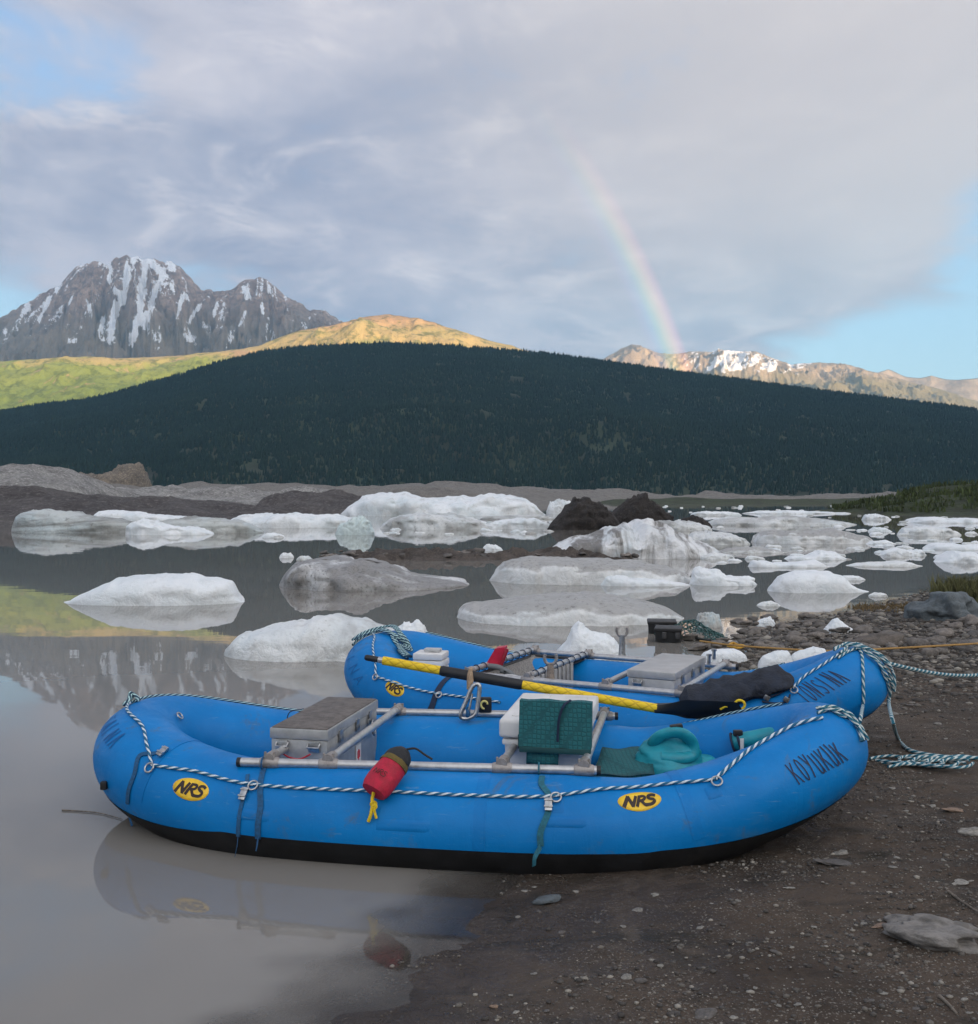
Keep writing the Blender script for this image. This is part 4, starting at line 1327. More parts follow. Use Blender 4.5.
# driftwood bits
M_TWIG = simple("twig", (0.15, 0.125, 0.10), .85, scale=60, var=.4)
def twig(label, pts, r, water=False):
    P = []
    for (px, py) in pts:
        p = ground_at(px, py)
        P.append((p.x, p.y, p.z + r * 1.2))
    mb = MB()
    mb.tube(spline(P, 6), list(np.linspace(r, r * .5, 6 * (len(P) - 1) + 1)), 7)
    return tag(mb.build("twig", M_TWIG), label, "twig")


twig("pale dry twig beside the long grey rock", [(948, 893), (960, 902), (972, 910), (985, 919)], .006)
twig("thin bent twig on the mud near the lower right corner", [(939, 998), (948, 1006), (957, 1016)], .006)
twig("dark twig floating on still water off the nearer raft's stern", [(62, 811), (80, 812), (100, 814), (122, 820)], .004)

# brush on the far green bank
gb = bpy.data.objects["green_bank"].data
cand = [v.co for v in gb.vertices if v.co.z > 0.25 and -2 < v.co.x < 75]
random.seed(21)
sp_ = [tuple(random.choice(cand)) for _ in range(700)]
grass_patch("brush", sp_, .6, "dark green brush covering the low bank at the right", "brush", simple("dark_brush", (0.048, 0.066, 0.022), .9, scale=.6, var=.5), kind="stuff",
            blades=9, spread=.9, width=.11)

# ------------------------------------------------------------------ rafts: materials
def tube_mat(name, c_lo, c_hi, mud=0.25):
    m, t, b = new_mat(name)
    co = obj_co(t)
    n = t.noise(co, 2.2, 5.0, 0.6, 0.3)
    c = t.mix(t.range(n, 0.3, 0.7), c_lo, c_hi)
    sc = t.noise(t.vmath('MULTIPLY', co, (1.2, 1.2, 3.0)), 5.0, 7.0, 0.7, 0.5)
    c = t.mix(t.math('MULTIPLY', t.range(sc, 0.54, 0.76), mud), c, (0.06, 0.20, 0.36))
    fine = t.range(t.noise(t.vmath('MULTIPLY', co, (1.0, 1.0, 0.4)), 38.0, 4.0, 0.7), 0.60, 0.76)
    c = t.mix(t.math('MULTIPLY', fine, mud * 0.7), c, (0.05, 0.25, 0.47))
    mudn = t.noise(t.vmath('ADD', co, (3.1, 0.7, 0.0)), 3.4, 8.0, 0.72, 0.8)
    c = t.mix(t.math('MULTIPLY', t.range(mudn, 0.56, 0.70), mud * 1.7), c, (0.085, 0.125, 0.165))
    scuff = t.noise(t.vmath('MULTIPLY', co, (5.0, 5.0, 45.0)), 1.4, 6.0, 0.7, 1.2)
    c = t.mix(t.math('MULTIPLY', t.range(scuff, 0.60, 0.72), mud * 1.2), c, (0.14, 0.29, 0.46))
    t.put(b.inputs['Base Color'], c)
    t.put(b.inputs['Roughness'], t.range(sc, 0.3, 0.7, 0.36, 0.62))
    b.inputs['Specular IOR Level'].default_value = 0.22
    h = t.math('ADD', t.noise(co, 1.6, 3.0, 0.5), t.math('MULTIPLY', t.noise(co, 140.0, 2.0, 0.5), 0.03))
    h = t.math('ADD', h, t.math('MULTIPLY', t.noise(t.vmath('MULTIPLY', co, (7.0, 7.0, 2.0)), 1.0, 4.0, 0.55, 1.0), 0.22))
    t.put(b.inputs['Normal'], t.bump(h, 0.45, 0.04))
    return m


M_BLUE = tube_mat("blue_raft_fabric", (0.0005, 0.160, 0.455), (0.0008, 0.200, 0.55), .36)
M_BLUEP = tube_mat("blue_raft_patch", (0.0005, 0.148, 0.43), (0.0008, 0.185, 0.52), 0.45)
M_CHAFE = simple("black_chafe_rubber", (0.010, 0.010, 0.011), 0.6, var=.4, scale=6, dirt=.5, dirtcol=(0.05, 0.043, 0.036), bump=.3, bscale=90, spec=.3)
M_FLOOR = tube_mat("raft_floor_fabric", (0.02, 0.07, 0.18), (0.03, 0.09, 0.22), 0.5)
M_LOGO_Y = simple("yellow_patch", (0.86, 0.54, 0.03), .5, var=.08, dirt=.25, dirtcol=(.45, .30, .08))
M_LOGO_K = simple("dark_brown_print", (0.028, 0.014, 0.010), .55)
M_INK = simple("black_marker_ink", (0.006, 0.012, 0.045), .6, scale=30, var=.5)
M_ALU = simple("dull_aluminium_pipe", (0.50, 0.495, 0.49), .42, metal=.75, var=.12, scale=30, dirt=.35, dirtcol=(.20, .18, .165), bump=.15)
M_FIT = simple("cast_fitting", (0.36, 0.33, 0.31), .55, metal=.6, dirt=.5, dirtcol=(.12, .10, .09), scale=60)
M_STEEL = simple("steel", (0.45, 0.45, 0.45), .34, metal=1.0, var=.2, dirt=.3, scale=50)
M_BOX = simple("aluminium_box", (0.41, 0.41, 0.405), .45, metal=.55, var=.14, scale=14, dirt=.35, dirtcol=(.25, .235, .22), bump=.25, bscale=35)
M_BOX_L = simple("bright_aluminium_box", (0.47, 0.46, 0.45), .45, metal=.5, var=.12, scale=12, dirt=.25, dirtcol=(.33, .29, .27), bump=.2, bscale=40)
M_GRIP = simple("dark_grip_sheet", (0.135, 0.120, 0.112), .9, var=.3, scale=25, dirt=.3, dirtcol=(.15, .13, .12), bump=.5, bscale=300)
M_STRAP = simple("blue_webbing", (0.012, 0.085, 0.20), .8, var=.3, scale=80, bump=.4, bscale=400)
M_STRAP_D = simple("navy_webbing", (0.010, 0.022, 0.055), .8, var=.3, scale=80)
M_STRAP_T = simple("teal_webbing", (0.014, 0.12, 0.17), .8, var=.3, scale=80, bump=.4, bscale=400)
M_BLACK = simple("black_plastic", (0.012, 0.012, 0.013), .5)
M_RED = simple("red_nylon", (0.43, 0.012, 0.040), .75, var=.2, scale=30, bump=.4, bscale=60, bdist=.006)
M_OLIVE = simple("olive_webbing", (0.12, 0.085, 0.02), .8, var=.2, scale=60)
M_CHAR = simple("charcoal_nylon", (0.020, 0.021, 0.024), .8, var=.3, scale=40, bump=.4, bscale=50, bdist=.006)
M_YROPE = simple("yellow_cord", (0.78, 0.55, 0.02), .8, var=.2, scale=120, bump=.6, bscale=300)
M_WHITE = simple("white_plastic", (0.70, 0.685, 0.665), .45, var=.06, scale=8, dirt=.3, dirtcol=(.45, .40, .36), bump=.1)
M_WHITE_N = simple("off_white_plastic", (0.66, 0.66, 0.65), .5, var=.06)
M_TEAL = simple("teal_dry_bag_vinyl", (0.006, 0.26, 0.33), .5, var=.18, scale=9, bump=.35, bscale=14, bdist=.01)
M_TAN = simple("tan_leather", (0.36, 0.25, 0.16), .75, var=.25, scale=40)
M_JACKET = simple("black_slate_fabric", (0.018, 0.023, 0.036), .85, var=.35, scale=12, bump=.8, bscale=22, bdist=.02)
M_YELLOW = None
M_ROPE = rope_mat("blue_white_rope", (0.012, 0.12, 0.23), (0.66, 0.72, 0.76), .055)
M_ROPE2 = rope_mat("dark_blue_flecked_rope", (0.008, 0.045, 0.09), (0.42, 0.62, 0.62), .040, 3)
M_ROPE3 = rope_mat("weathered_bow_rope", (0.014, 0.13, 0.19), (0.55, 0.60, 0.58), .05)

# hex-quilted pad
m, t, b = new_mat("green_quilted_foam")
co = obj_co(t)
v = t.new('ShaderNodeTexVoronoi')
v.feature = 'DISTANCE_TO_EDGE'
v.inputs['Scale'].default_value = 48.0
v.inputs['Randomness'].default_value = 0.25
t.put(v.inputs['Vector'], co)
e = t.range(v.outputs[0], 0.0, 0.25)
c = t.mix(e, (0.006, 0.080, 0.092), (0.010, 0.122, 0.136))
t.put(b.inputs['Base Color'], c)
b.inputs['Roughness'].default_value = .8
t.put(b.inputs['Normal'], t.bump(e, .35, .006))
M_PAD = m

# woven yellow oar wrap: lozenges round the shaft
m, t, b = new_mat("yellow_oar_wrap")
uv = t.new('ShaderNodeTexCoord').outputs['UV']
s_ = t.new('ShaderNodeSeparateXYZ')
t.l.new(uv, s_.inputs[0])
a1 = t.math('FRACT', t.math('ADD', t.math('MULTIPLY', s_.outputs[0], 3.0), t.math('DIVIDE', s_.outputs[1], .075)))
a2 = t.math('FRACT', t.math('SUBTRACT', t.math('MULTIPLY', s_.outputs[0], 3.0), t.math('DIVIDE', s_.outputs[1], .075)))
w = t.math('MINIMUM', t.math('PINGPONG', a1, .5), t.math('PINGPONG', a2, .5))
t.put(b.inputs['Base Color'], t.mix(t.range(w, .02, .14), (0.58, 0.37, 0.012), (0.82, 0.56, 0.015)))
b.inputs['Roughness'].default_value = .6
t.put(b.inputs['Normal'], t.bump(w, .6, .01))
M_YELLOW = m

# ------------------------------------------------------------------ strokes for lettering
LET = {
 'K': [[(0, 0), (0, 1)], [(.62, 1), (.02, .42)], [(.18, .55), (.68, 0)]],
 'O': [[(.3, 1), (.08, .8), (.02, .5), (.1, .15), (.32, 0), (.52, .2), (.58, .5), (.5, .85), (.3, 1)]],
 'Y': [[(0, 1), (.3, .5)], [(.62, 1), (.1, 0)]],
 'U': [[(0, 1), (.02, .25), (.2, 0), (.45, .1), (.55, .35), (.55, 1)], [(.55, .3), (.6, 0)]],
 'T': [[(0, 1), (.62, 1)], [(.31, 1), (.31, 0)]],
 'N': [[(0, 0), (0, 1)], [(0, 1), (.52, 0)], [(.52, 0), (.55, 1)]],
 'S': [[(.5, .9), (.3, 1), (.06, .85), (.1, .6), (.42, .42), (.5, .2), (.3, 0), (.02, .1)]],
 'I': [[(.1, 0), (.1, 1)]],
 'A': [[(0, 0), (.3, 1)], [(.3, 1), (.6, 0)], [(.1, .38), (.5, .38)]],
 'C': [[(.5, .92), (.25, 1), (.04, .7), (.04, .3), (.25, 0), (.5, .1)]],
}
LOGO = [([(0, 0), (.13, .98)], .075), ([(.13, .96), (.33, .04)], .075), ([(.33, .02), (.46, .98)], .07),
        ([(.50, 0), (.62, .97)], .07), ([(.60, .95), (.78, .97), (.86, .84), (.82, .62), (.70, .52), (.57, .50)], .062), ([(.68, .5), (.84, .05), (.92, .02)], .068),
        ([(1.26, .86), (1.16, .97), (1.03, .93), (.99, .75), (1.06, .59), (1.18, .47), (1.22, .26), (1.13, .06), (.96, .02), (.88, .05)], .066)]
LOGO = [([(x * 1.1 / 1.26, y) for x, y in st], w) for st, w in LOGO]


class Raft:
    """an inflatable tube swept along a rounded loop; places on it are (s, a): metres round the loop, angle up from the outer equator"""
    def __init__(self, c, yaw, a, b, r, ns=2.7, nbow=2.4, z0=.125, ks=.1, kb=.25, trim=0.0, kpow=2.0, kstart=.4, bowcut=44.0, sterncut=36.0, kpow_s=None, ab=None, taper=.20):
        self.c, self.yaw, self.r = Vector((c[0], c[1], 0)), R(yaw), r
        ux, vx = Vector((math.cos(self.yaw), math.sin(self.yaw), 0)), Vector((-math.sin(self.yaw), math.cos(self.yaw), 0))
        self.u, self.v = ux, vx
        th = np.linspace(-PI, PI, 2400, endpoint=False)
        cu, cv = np.cos(th), np.sin(th)
        ex = np.where(cu < 0, ns, nbow)
        u = np.where(cu > 0, ab or a, a) * np.sign(cu) * np.abs(cu) ** (2 / ex)
        v_ = b * np.sign(cv) * np.abs(cv) ** (2 / ex)
        f = u / np.where(cu > 0, ab or a, a)
        z = z0 + trim * f + ks * np.clip((-f - kstart) / (1 - kstart), 0, 1) ** (kpow_s or kpow) + kb * np.clip((f - kstart) / (1 - kstart), 0, 1) ** kpow
        P = np.array(c + (0,))[None, :] + u[:, None] * np.array(ux) + v_[:, None] * np.array(vx)
        P[:, 2] = z
        seg = np.linalg.norm(np.roll(P, -1, 0) - P, axis=1)
        S_ = np.concatenate([[0], np.cumsum(seg)])
        self.L = S_[-1]
        N = 260
        s = np.linspace(0, self.L, N, endpoint=False)
        Pc = np.vstack([P, P[:1]])
        self.P = np.stack([np.interp(s, S_, Pc[:, i]) for i in range(3)], 1)
        for _ in range(3):
            self.P = 0.25 * np.roll(self.P, 1, 0) + 0.5 * self.P + 0.25 * np.roll(self.P, -1, 0)
        T = np.roll(self.P, -1, 0) - np.roll(self.P, 1, 0)
        self.T = T / np.linalg.norm(T, axis=1)[:, None]
        n_ = np.stack([self.T[:, 1], -self.T[:, 0], 0 * s], 1)
        self.Nn = n_ / np.linalg.norm(n_, axis=1)[:, None]
        self.U = np.cross(self.Nn, self.T)
        self.N = N
        fu = ((self.P - np.array([c[0], c[1], 0])) @ np.array(ux)) / a
        fu = np.where(fu > 0, fu * a / (ab or a), fu)
        self.rad = r * (1 - taper * np.clip((fu - .30) / .62, 0, 1) - .05 * np.clip((-fu - .5) / .5, 0, 1))
        self.edge = -6 - bowcut * np.clip((fu - .52) / .42, 0, 1) ** 1.2 - sterncut * np.clip((-fu - .55) / .42, 0, 1)
        # samples for looking places up
        A = np.radians(np.linspace(-80, 260, 171))
        self.gs, self.ga = np.meshgrid(s, A, indexing='ij')
        C, S2 = np.cos(self.ga)[..., None], np.sin(self.ga)[..., None]
        nrm = C * self.Nn[:, None, :] + S2 * self.U[:, None, :]
        Q = self.P[:, None, :] + self.rad[:, None, None] * nrm
        self.gq, self.gn = Q, nrm
        d = Q - np.array([0, 0, EYE])
        cp, sp2 = math.cos(PITCH), math.sin(PITCH)
        yy = d[..., 1] * cp - d[..., 2] * sp2
        zz = d[..., 1] * sp2 + d[..., 2] * cp
        self.gpx, self.gpy = CX + F_PX * d[..., 0] / yy, CY - F_PX * zz / yy
        self.facing = (nrm * -d).sum(-1) > 0
        self.depth = yy

    def fr(self, s):
        q = (s / self.L * self.N) % self.N
        i = int(q)
        j, w_ = (i + 1) % self.N, q - i
        mixv = lambda A: Vector(A[i] * (1 - w_) + A[j] * w_)
        return mixv(self.P), mixv(self.T).normalized(), mixv(self.Nn).normalized(), mixv(self.U).normalized()

    def at(self, s, a, off=0.0):
        P, T, n_, U = self.fr(s)
        d = n_ * math.cos(a) + U * math.sin(a)
        q = (s / self.L * self.N) % self.N
        i = int(q)
        rr_ = self.rad[i] * (1 - q + i) + self.rad[(i + 1) % self.N] * (q - i)
        return P + d * (float(rr_) + off)

    def normal(self, s, a):
        P, T, n_, U = self.fr(s)
        return n_ * math.cos(a) + U * math.sin(a)

    def pick(self, px, py, far=False):
        """(s, a) of the tube's surface at a photo position"""
        d2 = np.hypot(self.gpx - px, self.gpy - py)
        ok = self.facing
        d2 = np.where(ok, d2, 1e9)
        near = d2 < max(4.0, d2.min() + 1.5)
        dep = np.where(near, self.depth, -1e9 if far else 1e9)
        best = dep.max() if far else dep.min()
        cand = near & (np.abs(self.depth - best) < .3)
        d3 = np.where(cand, d2, 1e9)
        i = np.unravel_index(np.argmin(d3), d3.shape)
        return float(self.gs[i]), float(self.ga[i])

    def picks(self, pts, far=False):
        out = [self.pick(*p, far=far) for p in pts]
        fix = [out[0]]
        for s, a in out[1:]:
            while s - fix[-1][0] > self.L / 2:
                s -= self.L
            while s - fix[-1][0] < -self.L / 2:
                s += self.L
            fix.append((s, a))
        return fix

    def line(self, pts, off, far=False, n=10, raw=False):
        sa = pts if raw else self.picks(pts, far)
        sp2 = spline([(s, a, 0) for s, a in sa], n)
        return [self.at(p.x, p.y, off) for p in sp2]

    def sheet(self, a0, a1, na, off=0.0):
        k_ = np.linspace(0, 1, na)[None, :]
        A = np.radians(np.broadcast_to(a0, (self.N,))[:, None] * (1 - k_) + np.broadcast_to(a1, (self.N,))[:, None] * k_)
        nrm = np.cos(A)[..., None] * self.Nn[:, None, :] + np.sin(A)[..., None] * self.U[:, None, :]
        Q = self.P[:, None, :] + (self.rad[:, None, None] + off) * nrm
        V = Q.reshape(-1, 3)
        i = np.arange(self.N * na).reshape(self.N, na)
        j = np.roll(i, -1, 0)
        q = np.stack([i[:, :-1], j[:, :-1], j[:, 1:], i[:, 1:]], -1).reshape(-1, 4)
        return V, q

    def ribbon(self, mb, sa, width, off, n=8, thick=.003):
        """webbing laid on the tube along (s, a) places, with its own thickness"""
        sp2 = spline([(s, a, 0) for s, a in sa], n)
        top, bot = [], []
        for i, p in enumerate(sp2):
            q0, q1 = sp2[max(0, i - 1)], sp2[min(len(sp2) - 1, i + 1)]
            ds, dw = q1.x - q0.x, (q1.y - q0.y) * self.r
            l = math.hypot(ds, dw) or 1
            ns_, nw = -dw / l * width / 2, ds / l * width / 2
            for sg in (-1, 1):
                top.append(self.at(p.x + sg * ns_, p.y + sg * nw / self.r, off + thick))
                bot.append(self.at(p.x + sg * ns_, p.y + sg * nw / self.r, off))
        m_ = len(sp2)
        V = top + bot
        Fc = []
        for i in range(m_ - 1):
            a_, b_, c_, d_ = 2 * i, 2 * i + 1, 2 * i + 3, 2 * i + 2
            Fc.append((a_, b_, c_, d_))
            o_ = 2 * m_
            Fc.append((a_ + o_, d_ + o_, c_ + o_, b_ + o_))
            Fc.append((a_, d_, d_ + o_, a_ + o_))
            Fc.append((b_, b_ + o_, c_ + o_, c_))
        Fc += [(0, 2 * m_, 2 * m_ + 1, 1), (2 * m_ - 2, 2 * m_ - 1, 4 * m_ - 1, 4 * m_ - 2)]
        mb.add(V, Fc)

    def stroke(self, mb, sa, width, off):
        """one painted stroke on the surface"""
        pts = spline([(s, a * self.r, 0) for s, a in sa], 6) if len(sa) > 2 else [Vector((*Vector((sa[0][0], sa[0][1] * self.r)).lerp(
            Vector((sa[1][0], sa[1][1] * self.r)), k_ / 6), 0)) for k_ in range(7)]
        V, Fc = [], []
        for i, p in enumerate(pts):
            q0, q1 = pts[max(0, i - 1)], pts[min(len(pts) - 1, i + 1)]
            d = (q1 - q0).normalized()
            nx, ny = -d.y * width / 2, d.x * width / 2
            e_ = d * (width * .25 if i == len(pts) - 1 else (-width * .25 if i == 0 else 0))
            for sg in (1, -1):
                V.append(self.at(p.x + sg * nx + e_.x, (p.y + sg * ny + e_.y) / self.r, off))
            if i:
                b_ = 2 * i
                Fc.append((b_ - 2, b_ - 1, b_ + 1, b_))
        mb.add(V, Fc)

    def write(self, text, sa0, sa1, height, width, off=.0022, slant=.12, up=None):
        """hand-written words between two places on the tube"""
        mb = MB()
        (s0, a0), (s1, a1) = sa0, sa1
        p0, p1 = Vector((s0, a0 * self.r)), Vector((s1, a1 * self.r))
        ex = (p1 - p0)
        adv = ex.length / len(text)
        ex.normalize()
        ey = Vector((-ex.y, ex.x)) if up is None else Vector(up)
        k_ = 0
        for i, ch in enumerate(text):
            for st in LET[ch]:
                pts = []
                for x, y in st:
                    q = p0 + ex * (i * adv + (x * .95 + slant * (y - .5)) * adv) + ey * (y * height * (1 + .06 * ((i * 7) % 3 - 1)))
                    pts.append((q.x, q.y / self.r))
                self.stroke(mb, pts, width, off + .00015 * k_)
                k_ += 1
        return mb

    def logo(self, px, py, w, h, tilt=0.0, parent=None, far=False):
        s0, a0 = self.pick(px, py, far)
        V, Fc = [], []
        n = 44
        ct, st_ = math.cos(R(tilt)), math.sin(R(tilt))
        rings = [0, .35, .7, 1.0]

        def pos(x, y, off):
            return self.at(s0 + x * ct - y * st_, a0 + (x * st_ + y * ct) / self.r, off)
        V.append(pos(0, 0, .002))
        for q in rings[1:]:
            for i in range(n):
                t_ = 2 * PI * i / n
                V.append(pos(math.cos(t_) * w / 2 * q, math.sin(t_) * h / 2 * q, .002))
        for i in range(n):
            V.append(pos(math.cos(2 * PI * i / n) * w / 2 * 1.005, math.sin(2 * PI * i / n) * h / 2 * 1.01, -.002))
        for i in range(n):
            j = (i + 1) % n
            Fc.append((0, 1 + i, 1 + j))
            for k_ in range(3):
                b_ = 1 + k_ * n
                Fc.append((b_ + i, b_ + n + i, b_ + n + j, b_ + j))
        pz = mesh_obj("logo_patch", V, Fc, M_LOGO_Y, parent)
        mb = MB()
        lw, lh = w * .74, h * .50
        for k_, (st2, wd) in enumerate(LOGO):
            pts = []
            for x, y in st2:
                X, Y = (x / 1.1 - .5) * lw + (y - .5) * lh * .12, (y - .5) * lh
                pts.append((s0 + X * ct - Y * st_, a0 + (X * st_ + Y * ct) / self.r))
            self.stroke(mb, pts, wd * w * 1.08, .0030 + .0002 * k_)
        mb.build("logo_lettering", M_LOGO_K, pz)
        return pz

    def patch(self, s0, a0, w, h, off, mat, name, parent):
        V, Fc = [], []
        nx, ny = 8, 5
        for i in range(nx + 1):
            for j in range(ny + 1):
                e = 0.0 if 0 < i < nx and 0 < j < ny else -off - .002
                V.append(self.at(s0 + (i / nx - .5) * w, a0 + (j / ny - .5) * h / self.r, off + e))
        for i in range(nx):
            for j in range(ny):
                b_ = i * (ny + 1) + j
                Fc.append((b_, b_ + ny + 1, b_ + ny + 2, b_ + 1))
        return mesh_obj(name, V, Fc, mat, parent)

    def dring(self, px, py, parent, far=False, rad=.028):
        rad *= .74
        s, a = self.pick(px, py, far)
        nrm = self.normal(s, a)
        c = self.at(s, a, .014)
        P, T, n_, U = self.fr(s)
        up2 = nrm.cross(T)
        mb = MB()
        mb.torus(c - (nrm.cross(T)) * 0, nrm, rad, .0045, 22, 8, upv=T)
        o_ = mb.build("d_ring", M_STEEL, parent)
        return s, a


def smooth_blue(raft, name, label, hide_floor=False):
    root = empty(name, (raft.c.x, raft.c.y, 0.0), label, "raft", "blue rafts pulled up on the shore", raft.yaw)
    V, q = raft.sheet(raft.edge, 262, 60)
    quad_obj("tube", V, q, M_BLUE, root)
    V, q = raft.sheet(-98, raft.edge, 22, 0.0025)
    V = np.asarray(V)
    quad_obj("chafe_guard", V, q, M_CHAFE, root)
    # floor hung inside the loop
    n = raft.N
    inner = raft.P - raft.Nn * raft.r * .75
    inner[:, 2] -= raft.r * .45
    cen = inner.mean(0)
    rings = [inner * (1 - k_) + (cen * np.array([1, 1, 0]) + np.array([0, 0, 1]) * inner[:, 2:3].min()) * k_ + np.array([0, 0, -.05 * k_]) for k_ in (0, .25, .5, .75, .97)]
    V = np.vstack(rings)
    Fq = []
    for k_ in range(4):
        for i in range(n):
            j = (i + 1) % n
            Fq.append((k_ * n + i, k_ * n + j, (k_ + 1) * n + j, (k_ + 1) * n + i))
    quad_obj("floor", V, Fq, M_FLOOR, root)
    return root


def seams(raft, ss, parent):
    """glued joint bands round the tube"""
    for s in ss:
        mb = MB()
        raft.ribbon(mb, [(s, R(-4)), (s, R(40)), (s, R(90)), (s, R(140)), (s, R(185))], .05, .0005, 8, .0016)
        mb.build("seam_tape", M_BLUEP, parent)


# ------------------------------------------------------------------ the nearer raft
RA = Raft((-.11, 5.02), -8.6, 1.71, .555, .238, ns=2.45, nbow=2.15, z0=.125, ks=.175, kb=.29, kpow=1.35, kstart=.48, kpow_s=1.8, ab=1.735)
raft_a = smooth_blue(RA, "raft", "nearer blue inflatable raft afloat at its stern, lettered KOYUKUK on the bow")
seams(RA, [RA.pick(245, 800)[0] + d for d in (-.52, 1.05)] + [RA.pick(690, 800)[0]], raft_a)
RA.logo(190, 788, .185, .100, 2, raft_a)
RA.logo(640, 802, .215, .098, 2, raft_a)
sa0, sa1 = RA.pick(797, 786), RA.pick(846, 761)
RA.write("KOYUKUK", sa0, sa1, .125, .0052, slant=-.35).build("name_lettering", M_INK, raft_a)
mb = RA.write("TAINA", RA.pick(98, 722), RA.pick(114, 752), .10, .006, slant=.2)
mb.build("faded_lettering", simple("faded_ink", (0.001, 0.115, 0.36), .7), raft_a)
for px, py, w_ in ((402, 826, .25), (562, 822, .20), (253, 815, .17)):
    s, a = RA.pick(px, py)
    RA.patch(s, a, w_, .055, .004, M_BLUEP, "grab_patch", raft_a)
# perimeter line
mb = MB()
near = [(152, 764), (175, 769), (200, 773), (243, 783), (300, 790), (380, 793), (470, 797), (552, 797), (610, 790), (660, 786), (713, 781)]
mb.tube(RA.line(near, .009), .0074, 8)
mb.tube(RA.line([(713, 781), (735, 764), (758, 746), (785, 731), (805, 724), (822, 718)], .009), .0085, 8)
mb.tube(RA.line([(152, 766), (147, 748), (140, 725), (132, 704)], .009), .0075, 8)
mb.build("grab_line", M_ROPE, raft_a)
sN = RA.pick(132, 704)[0]
far_s = lambda k_: RA.L * k_
mb = MB()
mb.tube(RA.line([(RA.pick(132, 704)[0] + 0.0, RA.pick(132, 704)[1]), (RA.pick(132, 704)[0] - .25, R(75)), (RA.L * .86, R(66)), (RA.L * .80, R(60)), (RA.L * .70, R(50)),
                         (RA.L * .62, R(55)), (RA.L * .56, R(80)), (RA.L * .535, R(85))] if RA.pick(132, 704)[0] > RA.L / 2 else
                [(RA.pick(132, 704)[0] + RA.L, RA.pick(132, 704)[1]), (RA.L * .93, R(72)), (RA.L * .86, R(66)), (RA.L * .80, R(60)), (RA.L * .70, R(50)),
                 (RA.L * .62, R(55)), (RA.L * .56, R(80)), (RA.L * .535, R(85))], .009, raw=True, n=14), .0074, 8)
mb.build("grab_line", M_ROPE2, raft_a)
for px, py in ((150, 768), (553, 799), (716, 783), (255, 788)):
    RA.dring(px, py, raft_a, rad=.030)
RA.dring(178, 717, raft_a, rad=.026)
for px, py in ((716, 792), (553, 806)):
    s, a = RA.pick(px, py)
    RA.patch(s, a, .075, .075, .0035, M_BLUEP, "ring_patch", raft_a)
mb = MB()
mb.box(RA.at(*RA.pick(105, 784), off=.012), (.03, .03, .04), bevel=.006)
mb.build("valve", M_BLACK, raft_a)

# knotted rope on the raft's stern and bow
def knot(center, size, n, rad, mat, label, seed, flat=.6, stretch=(1, 1, 1)):
    rnd = random.Random(seed)
    mb = MB()
    P = []
    for i in range(n):
        d = Vector((rnd.gauss(0, 1) * stretch[0], rnd.gauss(0, 1) * stretch[1], rnd.gauss(0, 1) * flat * stretch[2]))
        P.append(Vector(center) + d.normalized() * size * rnd.uniform(.5, 1))
    mb.tube(spline(P, 10), rad, 8)
    return tag(mb.build("rope_knot", mat), label, "rope")


s, a = RA.pick(132, 704)
knot(RA.at(s, a, .02), .045, 9, .010, M_ROPE2, "small rope knot on the nearer raft's stern", 3)
# bow line wound over the bow of the nearer raft
mb = MB()
bow_px = [(818, 712), (830, 711), (840, 715), (850, 721), (857, 730), (862, 741)]
for k_ in range(4):
    off = .010 + .010 * (k_ % 2)
    pts = [(x + 2.2 * math.sin(k_ * 2.1 + i), y + 1.6 * math.cos(k_ * 1.7 + i * 1.3)) for i, (x, y) in enumerate(bow_px)]
    mb.tube(RA.line(pts, off), .0075, 7)
tag(mb.build("bow_line", M_ROPE3), "bundle of blue and white rope lying over the nearer raft's bow", "rope")


def frame(label, N0, u, v, length, width, bars, rails_ext=0.0, z=.383, rad=.0205):
    N0, u, v = Vector(N0), Vector(u).normalized(), Vector(v).normalized()
    root = empty("rowing_frame", N0 + u * length * .5 + v * width * .5, label, "boat frame", "pipe frames strapped on the rafts")
    for k_ in (0, 1):
        mb = MB()
        p0 = N0 + v * width * k_ - u * rails_ext
        mb.tube([p0, p0 + u * (length + 2 * rails_ext)], rad, 16)
        mb.build("side_rail", M_ALU, root)
        mb2 = MB()
        for e in (p0, p0 + u * (length + 2 * rails_ext)):
            sg = -1 if e is p0 else 1
            mb2.tube([e + u * sg * -.006, e + u * sg * .012], rad * 1.06, 16)
        mb2.build("end_cap", M_BLACK, root)
    up_ = Vector((0, 0, .022))
    for f0 in bars:
        mb = MB()
        q = N0 + u * f0 + up_
        mb.tube([q, q + v * width], rad * .95, 16)
        mb.build("cross_bar", M_ALU, root)
        for k_ in (0, 1):
            c_ = q + v * width * k_ - up_
            mf = MB()
            mf.tube([c_ - u * .045, c_ - u * .035, c_ + u * .035, c_ + u * .045], [rad * 1.1, rad * 1.3, rad * 1.3, rad * 1.1], 14)
            d_ = v if k_ == 0 else -v
            mf.tube([c_ + up_ - d_ * .018, c_ + up_ + d_ * .055, c_ + up_ + d_ * .065], [rad * 1.28, rad * 1.28, rad * 1.05], 14)
            for sx in (-.022, .022):
                mf.tube([c_ + u * sx + Vector((0, 0, .03)) - v * .0, c_ + u * sx + Vector((0, 0, .05))], .006, 6)
            mf.build("pipe_fitting", M_FIT, root)
    return root


n0, n1 = pt(240, 762, 4.60), pt(598, 770.5, 4.445)
uA = (n1 - n0).normalized()
vA = Vector((.195, .981, 0)).normalized()
lenA, widA = (n1 - n0).length, 1.13
barsA = [(pt(x, 765, 4.53) - n0).dot(uA) for x in (266, 327, 503, 584)]
frame("aluminium pipe frame on the nearer raft", n0, uA, vA, lenA, widA, barsA)

